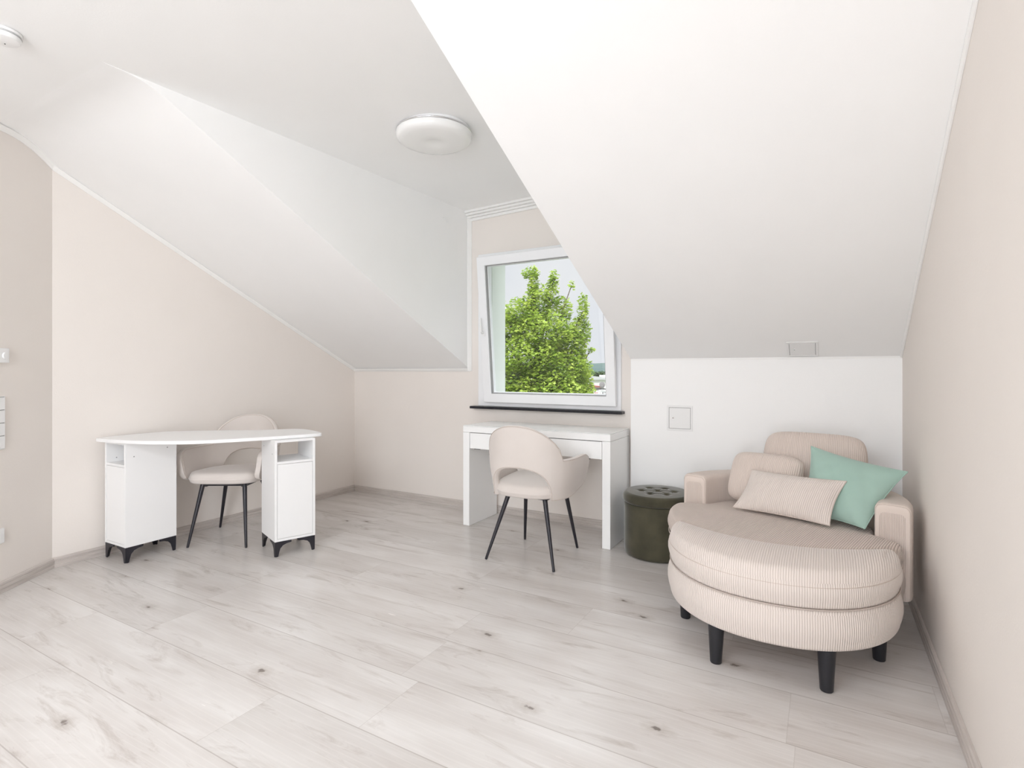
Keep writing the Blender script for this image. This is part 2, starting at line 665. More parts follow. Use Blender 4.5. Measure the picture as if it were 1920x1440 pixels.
yl_top = 1.345
z0_, z1_ = LA - LB * yl_top, LA - LB * YW
strip('trim_1', (XL + .0005, AY, LA - LB * AY - .0045), (XL + .0005, YW, z1_ - .0045), (0, 0, -1), (1, 0, 0), .026)
strip('trim_2', (XL, YW - .0005, z1_ - .0045), (CX + .012, YW - .0005, z1_ - .0045), (0, 0, -1), (0, -1, 0), .026)
strip('trim_3', (CX + .0005, YW - .0005, z1_ - .025), (CX + .0005, YW - .0005, zc(CX, YW)), (1, 0, 0), (0, -1, 0), .03)
sx_ = lambda y: XR - .0005
strip('trim_4', (XR - .0005, yr_top, ZC - .001), (XR - .0005, KY, KZ - .001), (0, 0, -1), (-1, 0, 0), .012)
def strip_path(name, pts, n2, w=.026, t=.006):
    n1, n2 = Vector((0, 0, -1)), Vector(n2)
    v, f = [], []
    for p in map(Vector, pts):
        v += [p, p + n1 * w, p + n1 * w + n2 * t, p + n2 * w + n1 * t, p + n2 * w]
    for k in range(len(pts) - 1):
        f += [(5 * k + i, 5 * k + (i + 1) % 5, 5 * k + 5 + (i + 1) % 5, 5 * k + 5 + i) for i in range(5)]
    f += [(4, 3, 2, 1, 0), tuple(5 * (len(pts) - 1) + i for i in range(5))]
    return struct(mk(name, v, f, m_trim))


tp_ = []
for s_ in [i * .02 for i in range(14)] + [.3, .6, 1.0]:
    x, y = AX + dv.x * s_ + nin.x * .0005, AY + dv.y * s_ + nin.y * .0005
    tp_.append((x, y, (prof(x, y) if y > 1.08 else zc(x, y)) - .004))
strip_path('trim_5', tp_, tuple(nin))
# stepped crown moulding over the window
c = MB()
za, zb_ = zc(CX, YW), zc(-1.9, YW)
for i, (dy_, a_, b_) in enumerate(((.075, .022, -.002), (.058, .042, .0225), (.036, .060, .0425), (.018, .085, .0605))):
    c.addm([(x, y, z - q) for x, z in ((CX + .0005, za), (-1.36, za + (zb_ - za) / (-1.9 - CX) * (-1.36 - CX))) for y in (YW - dy_, YW - .0005) for q in (a_, b_)],
           [(0, 1, 3, 2), (4, 6, 7, 5), (0, 4, 5, 1), (2, 3, 7, 6), (0, 2, 6, 4), (1, 5, 7, 3)])
struct(bevel(c.build('trim_7', m_trim), .004, 2))
# thin cove line between low wall and slope
struct(MB().box(KX + .002, XR - .002, KY - .006, KY - .0005, KZ - .012, KZ - .0015).build('trim_8', m_trim))

# ------------------------------------------------------------------ window
wroot = bpy.data.objects.new('window_1', None)
COL.objects.link(wroot)
wroot.location = (-1.97, YW, .93)
wroot['_o'] = (-1.97, YW, .93)
struct(wroot)


def ring(x0, x1, z0, z1, w, y0, y1, xf=None, wb=None, wt=None):
    """mitred rectangular frame"""
    wb = w if wb is None else wb
    wt = w if wt is None else wt
    o = [(x0, z0), (x1, z0), (x1, z1), (x0, z1)]
    i_ = [(x0 + w, z0 + wb), (x1 - w, z0 + wb), (x1 - w, z1 - wt), (x0 + w, z1 - wt)]
    v = [(x, y0, z) for x, z in o] + [(x, y0, z) for x, z in i_] + [(x, y1, z) for x, z in o] + [(x, y1, z) for x, z in i_]
    f = []
    for k in range(4):
        l = (k + 1) % 4
        f += [(k, l, 4 + l, 4 + k), (8 + k, 12 + k, 12 + l, 8 + l), (k, 8 + k, 8 + l, l), (4 + k, 4 + l, 12 + l, 12 + k)]
    if xf:
        v = [tuple(xf @ Vector(p)) for p in v]
    return v, f


v, f = ring(-2.605, -1.325, .906, 2.215, .062, YW - .022, YW + .045)
v2, f2 = ring(-2.597, -1.333, .914, 2.19, .055, YW + .046, YW + .10)
mb = MB().addm(v, f).addm(v2, f2)
bevel(mb.build('window_frame', m_pvc, wroot), .004, 3)
v, f = ring(-2.5435, -1.3865, .9675, 2.1535, .007, YW - .01, YW + .046)
mk('gasket', v, f, m_gasket, wroot)
# tilted sash (bottom-hung, leaning into the room)
SX0, SX1, SZ0, SZ1 = -2.520, -1.350, .945, 2.165
piv = Vector((0, YW - .024, SZ0))
TILT = Matrix.Translation(piv) @ Matrix.Rotation(R(5.6), 4, 'X') @ Matrix.Translation(-piv)
v, f = ring(SX0, SX1, SZ0, SZ1, .074, YW - .062, YW - .024, TILT)
v2, f2 = ring(SX0 + .018, SX1 - .018, SZ0 + .018, SZ1 - .018, .066, YW - .0235, YW + .012, TILT)
sash = bevel(MB().addm(v, f).addm(v2, f2).build('sash', m_pvc, wroot), .004, 3)
v, f = ring(SX0 + .0745, SX1 - .0745, SZ0 + .0745, SZ1 - .0745, .005, YW - .05, YW - .006, TILT)
g = mk('gasket', v, f, m_greyline, sash, org=wroot['_o'])
# glass
m_glass = bpy.data.materials.new('window_glass')
m_glass.use_nodes = True
n_ = m_glass.node_tree
n_.nodes.clear()
out = n_.nodes.new('ShaderNodeOutputMaterial')
tr = n_.nodes.new('ShaderNodeBsdfTransparent')
tr.inputs[0].default_value = (.97, .985, .98, 1)
gl = n_.nodes.new('ShaderNodeBsdfGlossy')
gl.inputs['Roughness'].default_value = .01
fr = n_.nodes.new('ShaderNodeFresnel')
fr.inputs['IOR'].default_value = 1.5
mu = n_.nodes.new('ShaderNodeMath')
mu.operation = 'MULTIPLY'
mu.inputs[1].default_value = 1.5
mx = n_.nodes.new('ShaderNodeMixShader')
n_.links.new(fr.outputs[0], mu.inputs[0])
n_.links.new(mu.outputs[0], mx.inputs[0])
n_.links.new(tr.outputs[0], mx.inputs[1])
n_.links.new(gl.outputs[0], mx.inputs[2])
n_.links.new(mx.outputs[0], out.inputs[0])
gv = [TILT @ Vector(p) for p in ((SX0 + .076, YW - .022, SZ0 + .076), (SX1 - .076, YW - .022, SZ0 + .076), (SX1 - .076, YW - .022, SZ1 - .076), (SX0 + .076, YW - .022, SZ1 - .076))]
mk('pane', gv, [(0, 1, 2, 3)], m_glass, sash, org=wroot['_o'])
# handle on the left stile
hb = MB()
hx, hz = SX0 + .036, SZ0 + .59
hb.box(hx - .013, hx + .013, YW - .070, YW - .0625, hz - .03, hz + .03, TILT)
hb.tube([TILT @ Vector(p) for p in ((hx, YW - .068, hz), (hx, YW - .095, hz), (hx, YW - .105, hz + .01), (hx, YW - .107, hz + .04), (hx, YW - .104, hz + .125))], [.009, .009, .0095, .009, .007], 12)
bevel(hb.build('window_handle', m_plastic, sash, org=wroot['_o']), .002, 2)
# outer reveal lining and roller-shutter guide on the left
rv = MB()
rv.box(OX0 + .001, OX0 + .055, YW + .101, YW + .33, OZ0, 2.42)
rv.box(OX1 - .055, OX1 - .001, YW + .101, YW + .33, OZ0, 2.42)
rv.box(OX0 + .055, OX1 - .055, YW + .101, YW + .33, 2.39, 2.419)
rv.build('outer_reveal', mat('pale_render', (.74, .78, .74), .8, .2), wroot)
sl = MB().box(-2.66, -1.30, YW - .075, YW - .0005, .884, .905)
bevel(sl.build('window_sill', m_granite, wroot), .004, 3)
MB().box(OX0 + .002, OX1 - .002, YW + .101, YW + .36, OZ0 - .03, OZ0 - .001).build('outer_sill', m_pvc, wroot)

# ------------------------------------------------------------------ armchairs
def chair(label, loc, rz):
    t = thing('armchair', label, 'chair', loc, rz, 'beige velvet armchairs')
    # shell
    HW, HB, FY = .272, .288, .198
    la = PI / 2 * math.sqrt((HW * HW + HB * HB) / 2)
    tot = la + FY + .02

    def plan(s):
        d = abs(s) * tot
        sg = 1 if s >= 0 else -1
        if d <= la:
            a = d / la * PI / 2
            return sg * math.sin(a) ** .86, -max(0, math.cos(a)) ** .86, 0
        return sg * 1.0, 0, (d - la)

    def sm(e0, e1, x):
        x = max(0, min(1, (x - e0) / (e1 - e0)))
        return x * x * (3 - 2 * x)

    def ztop(s):
        a = abs(s)
        if a < .445:
            z = .662 + .213 * math.sqrt(max(0, 1 - (a / .445) ** 2.6))
            z = .632 + (z - .632) * 1.0
        else:
            z = .662
        z2 = .662 + .213 * (1 - sm(0, .48, a))
        z = .74 * z + .26 * z2
        z += .004 * sm(.5, .85, a)
        # rounded front corner
        if a > .86:
            u = (a - .86) / .14
            z -= .075 * (1 - math.sqrt(max(0, 1 - u * u)))
        return z

    def zbot(s):
        a = abs(s)
        z = .405
        if a < .35:
            z = .405 + .20 * math.sqrt(max(0, 1 - (a / .35) ** 2.2))
        if a > .55:
            z += .045 * sm(.55, 1, a)
        if a > .90:
            u = (a - .90) / .10
            z += .05 * (1 - math.sqrt(max(0, 1 - u * u)))
        return z

    def pos(s, z, off=0):
        sx, sy, fy = plan(s)
        k = (z - .40) / .47
        wide = .91 + .12 * sm(0, .5, k) - .03 * max(0, k - .55)
        back = .88 + .14 * k
        x = sx * (HW * wide + off)
        y = sy * (HB * back + off) + fy * (1 - .12 * max(0, .5 - k))
        return (x, y + .005, z)
    S = sorted(set([round(i / 44 * 2 - 1, 4) for i in range(45)] + [.345, .35, .355, .335, .32, -.345, -.35, -.355, -.335, -.32, .445, -.445, .97, -.97, .99, -.99]))
    NZ = 12
    v = []
    for s in S:
        a, b = zbot(s), ztop(s)
        for j in range(NZ + 1):
            v.append(pos(s, a + (b - a) * j / NZ))
    f = [(i * (NZ + 1) + j, (i + 1) * (NZ + 1) + j, (i + 1) * (NZ + 1) + j + 1, i * (NZ + 1) + j + 1) for i in range(len(S) - 1) for j in range(NZ)]
    o = mk('backrest', v, f, m_velvet, t, smooth=True)
    so = o.modifiers.new('solid', 'SOLIDIFY')
    so.thickness = .034
    so.offset = 0
    so.use_even_offset = False
    sb = o.modifiers.new('sub', 'SUBSURF')
    sb.levels = 1
    sb.render_levels = 2
    # seam line running round the outer rim
    def off_loop(off):
        Q = [max(-.978, min(.978, s)) for s in S if abs(s) < .985]
        pts = [pos(s, ztop(s) - .0085, off) for s in Q]
        pts += [pos(s, zbot(s) + .0085, off) for s in reversed(Q)]
        return pts
    pm = MB().tube(off_loop(.0162), .0020, 6, closed=True)
    pm.tube(off_loop(-.0160), .0020, 6, closed=True)
    pm.build('piping', m_velvet_seam, o, smooth=True, org=(0, 0, 0))
    # seat cushion
    ol = []
    N = 64
    for k in range(N):
        a = 2 * PI * k / N
        ca, sa = math.cos(a), math.sin(a)
        e = .62 if sa < 0 else .54
        x = (.236 + .022 * max(0, sa)) * math.copysign(abs(ca) ** e, ca)
        y = .248 * math.copysign(abs(sa) ** e, sa)
        if y < 0:
            x *= 1 - .10 * (-y / .248) ** 2
        ol.append((x * (1 if y < .1 else 1 - .10 * ((y - .1) / .14) ** 2), y + .012))
    v, f, uv = slab(ol, .412, .492, .035, .022, .018, 1, (1, 0), side_bulge=.006)
    v = [(x, y, z + .02 * (y + .23) / .46) for x, y, z in v]
    mk('seat', v, f, m_velvet, t, smooth=True)
    # frame and legs
    fb = MB()
    fb.box(-.15, .15, -.15, -.12, .398, .412).box(-.15, .15, .13, .16, .405, .42)
    fb.box(-.15, -.12, -.15, .15, .398, .414).box(.12, .15, -.15, .15, .398, .414)
    fb.build('seat_frame', m_black, t)
    for (fx, fy, tx, ty, tz) in ((-.237, -.243, -.128, -.135, .412), (.237, -.243, .128, -.135, .412), (-.200, .243, -.145, .150, .424), (.200, .243, .145, .150, .424)):
        lb = MB().tube([(fx, fy, 0), (fx + (tx - fx) * .02, fy + (ty - fy) * .02, .008), (tx, ty, tz)], [.0075, .0085, .0155], 16)
        lb.build('leg', m_black, t, smooth=True, auto=50)
    return t


def inset_normals(ol):
    n = len(ol)
    r_ = []
    for i in range(n):
        x0, y0 = ol[i - 1]
        x1, y1 = ol[(i + 1) % n]
        dx, dy = x1 - x0, y1 - y0
        l = math.hypot(dx, dy) or 1
        r_.append((-dy / l, dx / l))       # inward for ccw
    return r_


def slab(ol, z0, z1, rt, rb, dome, pitch, udir, spine=None, side_bulge=0.0, u0=0.0, seg=6):
    """cushion solid over a ccw outline; rib coordinate: arc length on the side, udir on top. z1 may be a function"""
    n = len(ol)
    nr = inset_normals(ol)
    if spine:
        nr2 = []
        for (p, a) in zip(ol, nr):
            q = spine(p)
            d_ = Vector((q[0] - p[0], q[1] - p[1])).normalized() * 1.4 + Vector(a)
            nr2.append(tuple(d_.normalized()))
        nr = nr2
    arc = [0]
    for i in range(n):
        a, b = ol[i], ol[(i + 1) % n]
        arc.append(arc[-1] + math.hypot(b[0] - a[0], b[1] - a[1]))
    rings = []

    def rg(ins, z):
        return [(ol[i][0] + nr[i][0] * ins, ol[i][1] + nr[i][1] * ins, z) for i in range(n)]
    for k in range(seg + 1):
        a = PI / 2 * k / seg
        rings.append(rg(rb * (1 - math.sin(a)), z0 + rb * (1 - math.cos(a))))
    for k in range(1, 5):
        t = k / 5
        rings.append(rg(-side_bulge * math.sin(PI * t), z0 + rb + (z1 - rt - z0 - rb) * t))
    ts = len(rings)
    for k in range(seg + 1):
        a = PI / 2 * k / seg
        rings.append(rg(rt * (1 - math.cos(a)), z1 - rt + rt * math.sin(a)))
    last = rings[-1]
    cx = sum(p[0] for p in ol) / n
    cy = sum(p[1] for p in ol) / n
    K = 7
    for k in range(1, K + 1):
        t = k / K * (1 if spine else .985)
        rr = []
        for p in last:
            q = spine(p) if spine else (cx, cy)
            rr.append((p[0] + (q[0] - p[0]) * t, p[1] + (q[1] - p[1]) * t, z1 + dome * (1 - (1 - t) ** 2)))
        rings.append(rr)
    v = [p for r_ in rings for p in r_]
    f, uv = [], []
    for i in range(len(rings) - 1):
        for k in range(n):
            l = (k + 1) % n
            f.append((i * n + k, i * n + l, (i + 1) * n + l, (i + 1) * n + k))
            if i < ts:
                uv.append([((arc[k] + u0) / pitch, 0), ((arc[k + 1] + u0) / pitch, 0), ((arc[k + 1] + u0) / pitch, 1), ((arc[k] + u0) / pitch, 1)])
            else:
                uv.append([((v[j][0] * udir[0] + v[j][1] * udir[1]) / pitch + 500, v[j][2]) for j in f[-1]])
    f.append(tuple(range(n - 1, -1, -1)))
    uv.append([(0, 0)] * n)
    if not spine:
        f.append(tuple((len(rings) - 1) * n + k for k in range(n)))
        uv.append([((v[j][0] * udir[0] + v[j][1] * udir[1]) / pitch + 500, 0) for j in f[-1]])
    return v, f, uv


chair('beige velvet armchair seen from behind, drawn up to the desk under the window', (-1.655, 3.203, 0), R(1.8))
chair('beige velvet armchair facing us between the two cabinets of the curved white desk', (-3.722, 2.440, 0), R(209.8))

# ------------------------------------------------------------------ desk under the window
D2 = thing('desk', 'white rectangular desk with a wide drawer standing under the window', 'desk', (-1.85, 3.75, 0))
dx0, dx1, dyf, dyb, dh = -2.458, -1.252, 3.520, 3.935, .782
bevel(MB().box(dx0, dx1, dyf, dyb, dh - .052, dh - .006).build('tabletop', m_lacq, D2), .002, 2)
bevel(MB().box(dx0 + .001, dx1 - .001, dyf + .001, dyb, dh - .0055, dh).build('glass_top', mat('white_glass', (.85, .87, .86), .08, .5), D2), .0015, 2)
for a in (dx0, dx1 - .058):
    bevel(MB().box(a, a + .058, dyf, dyb, .001, dh - .0535).build('side_panel', m_lacq, D2), .002, 2)
MB().box(dx0 + .059, dx1 - .059, dyb - .05, dyb - .01, .60, dh - .0535).build('rear_rail', m_lacq, D2)
dr = MB().box(dx0 + .062, dx1 - .062, dyf + .004, dyf + .022, .605, dh - .057)
dr.box(dx0 + .085, dx1 - .085, dyf + .023, dyb - .06, .615, .70)
dro = bevel(dr.build('drawer', m_lacq, D2), .0015, 2)
for a in (dx0 + .10, dx1 - .20):
    MB().box(a, a + .05, dyf + .008, dyf + .02, .599, .6048).build('pull_shadow', m_shadowline, dro, org=D2['_o'])  # dark block painted in for the shadow at the drawer's finger pull

# ------------------------------------------------------------------ curved desk on two cabinets
D1 = thing('desk', 'white curved kidney-shaped desk on two cabinets along the left wall', 'desk', (-3.6, 2.1, 0))
TZ = .778
front = [(-4.085, 1.70), (-3.96, 1.705), (-3.84, 1.722), (-3.735, 1.748), (-3.62, 1.785), (-3.52, 1.835), (-3.42, 1.90), (-3.33, 1.985), (-3.26, 2.09), (-3.19, 2.22), (-3.125, 2.35), (-3.065, 2.48), (-3.015, 2.60)]
back = [(-3.025, 2.632), (-3.10, 2.67), (-3.30, 2.735), (-3.40, 2.735), (-3.455, 2.68), (-3.52, 2.58), (-3.62, 2.49), (-3.75, 2.41), (-3.90, 2.30), (-4.02, 2.20), (-4.085, 2.12)]
ol = front + back


def smooth_poly(p, it=2):
    for _ in range(it):
        q = []
        for i in range(len(p)):
            a, b = p[i], p[(i + 1) % len(p)]
            q += [(a[0] * .75 + b[0] * .25, a[1] * .75 + b[1] * .25), (a[0] * .25 + b[0] * .75, a[1] * .25 + b[1] * .75)]
        p = q
    return p


ols = smooth_poly(ol, 2)
bevel(MB().prism([(x, y, TZ - .022) for x, y in ols], (0, 0, .022)).build('tabletop', m_lacq_m, D1), .003, 2, 60)


def cabinet(org, ang, w, d, parent):
    """local x = across the open-niche side (width), y = depth away from it"""
    X = Matrix.Translation((org[0], org[1], 0)) @ Matrix.Rotation(ang, 4, 'Z')
    zt, zb = TZ - .0235, .098
    body = MB()
    th = .016
    body.box(0, th, 0, d, zb, zt, X).box(w - th, w, 0, d, zb, zt, X)
    body.box(th, w - th, .001, d, zb, zb + th, X)
    body.box(th, w - th, .001, d, .600, .600 + th, X)
    body.box(th, w - th, .001, d, zt - .014, zt, X)
    body.box(th, w - th, d - .01, d - .001, zb + th, .60, X)
    b = bevel(body.build('cabinet', m_lacq_m, parent), .0012, 2)
    dd = MB().box(th + .002, w - th - .002, .002, .017, zb + th + .002, .598, X)
    bevel(dd.build('door', m_lacq_m, b, org=parent['_o']), .001, 2)
    for (sx, yy_, zz_) in ((0, .05, .665), (0, d - .06, .70), (w, .05, .665), (w, d - .06, .70), (th + .0, .06, .64)):
        nx = -1 if sx == 0 else 1
        q = [X @ Vector((sx + nx * .0005, yy_ + .004 * math.cos(k * PI / 4), zz_ + .004 * math.sin(k * PI / 4))) for k in range(8)]
        q2 = [X @ Vector((sx + nx * .0012, yy_ + .004 * math.cos(k * PI / 4), zz_ + .004 * math.sin(k * PI / 4))) for k in range(8)]
        mk('screw', q + q2, [tuple(range(8)), tuple(range(8, 16))] + [(k, (k + 1) % 8, 8 + (k + 1) % 8, 8 + k) for k in range(8)], m_greyline, b, org=parent['_o'])
    pr = [(0, .0965), (.105, .0965), (.104, .083), (.075, .079), (.050, .070), (.034, .052), (.027, .030), (.021, .003), (.019, .001), (.006, .001), (.004, .004), (.001, .05)]
    for cx_, sx_2 in ((.002, 1), (w - .002, -1)):
        for cy_, sy_2 in ((.002, 1), (d - .002, -1)):
            lm = MB()
            lm.prism([X @ Vector((cx_ + sx_2 * s, cy_, z)) for s, z in pr], X.to_3x3() @ Vector((0, sy_2 * .006, 0)))
            lm.prism([X @ Vector((cx_, cy_ + sy_2 * s, z)) for s, z in pr], X.to_3x3() @ Vector((sx_2 * .006, 0, 0)))
            lm.build('leg', m_black, parent)


cabinet((-4.052, 1.757), 0, .256, .312, D1)
# second cabinet, turned: open niche looks to the right
a2 = math.atan2(2.543 - 2.295, -2.988 + 3.082)
cabinet((-3.082, 2.295), a2, .262, .302, D1)

# ------------------------------------------------------------------ olive pouf
PF = thing('pouf', 'round olive velvet pouf with a buttoned lid beside the desk', 'pouf', (-.96, 3.625, 0))
prof = [(.20, .004), (.212, .006), (.2175, .02)] + [(.2185, .02 + .315 * k / 8) for k in range(1, 9)] + [(.214, .342), (.20, .344)]
MB().lathe(prof, (-.96, 3.625, 0), 72).build('body', m_olive, PF, smooth=True, auto=50)
NB = 96
rings = []
btn = [(.0, .0)] + [(.105 * math.cos(a * PI / 3 + .3), .105 * math.sin(a * PI / 3 + .3)) for a in range(6)]


def lid_z(x, y):
    r_ = math.hypot(x, y)
    z = .408 + .006 * math.cos(min(1, r_ / .22) * PI / 2)
    for bx_, by_ in btn:
        d = math.hypot(x - bx_, y - by_)
        z -= .016 * math.exp(-(d / .020) ** 2)
    for i, a in enumerate(btn[1:]):
        b = btn[1:][(i + 1) % 6]
        for (p, q) in ((a, b), ((0, 0), a)):
            px, py = x - p[0], y - p[1]
            qx, qy = q[0] - p[0], q[1] - p[1]
            t = max(0, min(1, (px * qx + py * qy) / (qx * qx + qy * qy)))
            d = math.hypot(px - t * qx, py - t * qy)
            z -= .0035 * math.exp(-(d / .006) ** 2)
    return z


pv, pfc = [], []
prs = [(.205, .346), (.222, .348), (.2265, .352), (.2275, .365), (.2265, .380), (.2235, .392), (.216, .401)]
for (r_, z) in prs:
    pv += [(r_ * math.cos(2 * PI * k / NB), r_ * math.sin(2 * PI * k / NB), z) for k in range(NB)]
NR = 26
for i in range(NR):
    r_ = .206 * (1 - i / NR)
    pv += [(r_ * math.cos(2 * PI * k / NB), r_ * math.sin(2 * PI * k / NB), lid_z(r_ * math.cos(2 * PI * k / NB), r_ * math.sin(2 * PI * k / NB))) for k in range(NB)]
tot = len(prs) + NR
for i in range(tot - 1):
    for k in range(NB):
        l = (k + 1) % NB
        pfc.append((i * NB + k, i * NB + l, (i + 1) * NB + l, (i + 1) * NB + k))
pfc.append(tuple((tot - 1) * NB + k for k in range(NB)))
pfc.append(tuple(range(NB)))
lid = mk('lid', pv, pfc, m_olive, PF, smooth=True, org=(0, 0, 0))
for bx_, by_ in btn:
    MB().lathe([(.001, -.003), (.011, -.002), (.0115, .001), (.008, .004), (.001, .005)], (bx_, by_, lid_z(bx_, by_)), 16).build('button', m_olive, lid, smooth=True, org=(0, 0, 0))

# ------------------------------------------------------------------ round love seat
SC = Vector((-.2, 3.14, 0))
TH0, TH1 = R(-15), R(161)
PIT = .0089
SF = thing('loveseat', 'round beige corduroy love seat in the corner by the right wall', 'sofa', (SC.x, SC.y, 0))
bd = math.radians(75)
UD = (math.sin(bd), -math.cos(bd))


def circ(r_, n, c=SC):
    return [(c.x + r_ * math.cos(2 * PI * k / n), c.y + r_ * math.sin(2 * PI * k / n) * (.87 if math.sin(2 * PI * k / n) < 0 else 1)) for k in range(n)]


# base drum
v, f, uv = slab(circ(.535, 144), .17, .333, .02, .03, 0, PIT, UD, side_bulge=.008)
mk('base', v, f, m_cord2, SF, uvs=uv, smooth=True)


# wrap-around arm and back band: rounded section swept on an arc
def band(name, r0, r1, z0, z1, t0, t1, rt, parent, ztf=None, N=130):
    sec = []
    rb = .015
    for (cx_, cz_, a0, rr) in ((r0 + rb, z0 + rb, PI, rb), (r1 - rb, z0 + rb, 1.5 * PI, rb), (r1 - rt, z1 - rt, 0, rt), (r0 + rt, z1 - rt, .5 * PI, rt)):
        for k in range(5):
            a = a0 + PI / 2 * k / 4
            sec.append((cx_ + rr * math.cos(a), cz_ + rr * math.sin(a)))
    m_ = len(sec)
    cr_, cz2 = (r0 + r1) / 2, (z0 + z1) / 2
    v, us = [], []
    th = [t0 + (t1 - t0) * i / N for i in range(N + 1)]
    # rounded ends
    ends = ((.034, .72), (.034, .80), (.0325, .87), (.028, .93), (.020, .97), (.010, .99))
    stations = [(t0 - a, b) for a, b in ends] + [(t, 1) for t in th] + [(t1 + a, b) for a, b in reversed(ends)]
    for (t, s) in stations:
        for (a, z) in sec:
            rr = cr_ + (a - cr_) * s
            zz = z0 + (z - z0) * (1 - (1 - s) * .35)
            v.append((SC.x + rr * math.cos(t), SC.y + rr * math.sin(t), zz))
    f, uv = [], []
    for i in range(len(stations) - 1):
        for k in range(m_):
            l = (k + 1) % m_
            f.append((i * m_ + k, i * m_ + l, (i + 1) * m_ + l, (i + 1) * m_ + k))
            ta, tb = stations[i][0] * r1 / PIT, stations[i + 1][0] * r1 / PIT
            uv.append([(ta, 0), (ta, 1), (tb, 1), (tb, 0)])
    for b in (0, (len(stations) - 1) * m_):
        f.append(tuple(b + k for k in range(m_)))
        uv.append([((sec[k][0]) / PIT, sec[k][1]) for k in range(m_)])
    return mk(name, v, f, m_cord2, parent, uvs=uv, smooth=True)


band('backrest', .415, .558, .172, .602, TH0 + .03, TH1 - .03, .03, SF)


# seat cushion, wider in front of the arms
def seat_r(a):
    a = (a + PI) % (2 * PI) - PI
    if a < -PI / 2:
        a += 2 * PI
    # inside span between TH0 and TH1 the cushion is held by the band
    w = .07
    lo = 1 / (1 + math.exp(-(a - (TH0 - .06)) / .016))
    hi = 1 / (1 + math.exp(((a - (TH1 + .06))) / .016))
    inn = lo * hi
    return .556 + (.409 - .556) * inn


ol = [(SC.x + seat_r(2 * PI * k / 360) * math.cos(2 * PI * k / 360), SC.y + seat_r(2 * PI * k / 360) * math.sin(2 * PI * k / 360) * (.885 if k > 180 else 1)) for k in range(360)]
ol = [ol[k] if True else ol[k] for k in range(360)]
# soften the jumps
for _ in range(22):
    ol = [((ol[k - 1][0] + 2 * ol[k][0] + ol[(k + 1) % 360][0]) / 4, (ol[k - 1][1] + 2 * ol[k][1] + ol[(k + 1) % 360][1]) / 4) for k in range(360)]
v, f, uv = slab(ol, .335, .448, .03, .025, .018, PIT, UD, side_bulge=.007)
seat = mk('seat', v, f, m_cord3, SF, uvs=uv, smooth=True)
# piping along the lower rim of the cushion
MB().tube([(x, y, .338) for x, y in ol[::2]], .003, 6, closed=True).build('piping', m_seam, seat, org=SF['_o'], smooth=True)
for (x, y) in ((-.56, 2.93), (.13, 2.86), (.12, 3.47), (-.52, 3.45)):
    MB().tube([(x, y, .001), (x, y, .174)], [.017, .027], 24).build('leg', m_blackwood, SF, smooth=True, auto=50)

# ------------------------------------------------------------------ crescent ottoman
OC = Vector((-.192, 2.80, 0))
OT = thing('ottoman', 'crescent-shaped beige corduroy ottoman on black legs in front of the love seat', 'ottoman', (OC.x, 2.55, 0))


def ott_outline(n1=150, n2=110, ins=0.0):
    p = []
    # front arc (ccw: from left tip round the front to the right tip)
    for i in range(n1 + 1):
        a = PI + .06 + (PI - .12) * i / n1
        ca, sa = math.cos(a), math.sin(a)
        p.append((OC.x + (.474 - ins) * math.copysign(abs(ca) ** .93, ca), OC.y + .03 + (.540 - ins) * sa * abs(sa) ** -.07))
    # back edge: concave, hugging the love seat
    xr, yr = p[-1]
    xl, yl = p[0]
    for i in range(n2 + 1):
        t = i / n2
        x = xr + (xl - xr) * t
        s = (x - OC.x) / .462
        y = 2.640 + .20 * s * s
        y += .0
        p.append((x, y))
    # remove near duplicates
    q = []
    for a in p:
        if not q or math.hypot(a[0] - q[-1][0], a[1] - q[-1][1]) > .004:
            q.append(a)
    for _ in range(10):
        q = [((q[k - 1][0] + 2 * q[k][0] + q[(k + 1) % len(q)][0]) / 4, (q[k - 1][1] + 2 * q[k][1] + q[(k + 1) % len(q)][1]) / 4) for k in range(len(q))]
    return q


ool = ott_outline()


def resample(p, n):
    L = [0]
    for i in range(len(p)):
        a, b = p[i], p[(i + 1) % len(p)]
        L.append(L[-1] + math.hypot(b[0] - a[0], b[1] - a[1]))
    r_ = []
    j = 0
    for k in range(n):
        d = L[-1] * k / n
        while L[j + 1] < d:
            j += 1
        a, b = p[j], p[(j + 1) % len(p)]
        t = (d - L[j]) / (L[j + 1] - L[j])
        r_.append((a[0] + (b[0] - a[0]) * t, a[1] + (b[1] - a[1]) * t))
    return r_


ool = resample(ool, 260)
for _ in range(55):
    ool = [((ool[k - 1][0] + 2 * ool[k][0] + ool[(k + 1) % 260][0]) / 4, (ool[k - 1][1] + 2 * ool[k][1] + ool[(k + 1) % 260][1]) / 4) for k in range(260)]
if sum(a[0] * b[1] - b[0] * a[1] for a, b in zip(ool, ool[1:] + ool[:1])) < 0:
    ool.reverse()


def osp(p):
    s = max(-.86, min(.86, (p[0] - OC.x) / .462))
    yb = 2.640 + .20 * s * s
    yf = OC.y + .03 - .535 * math.sqrt(max(0, 1 - s * s))
    return (OC.x + s * .462, (yb + yf) / 2)


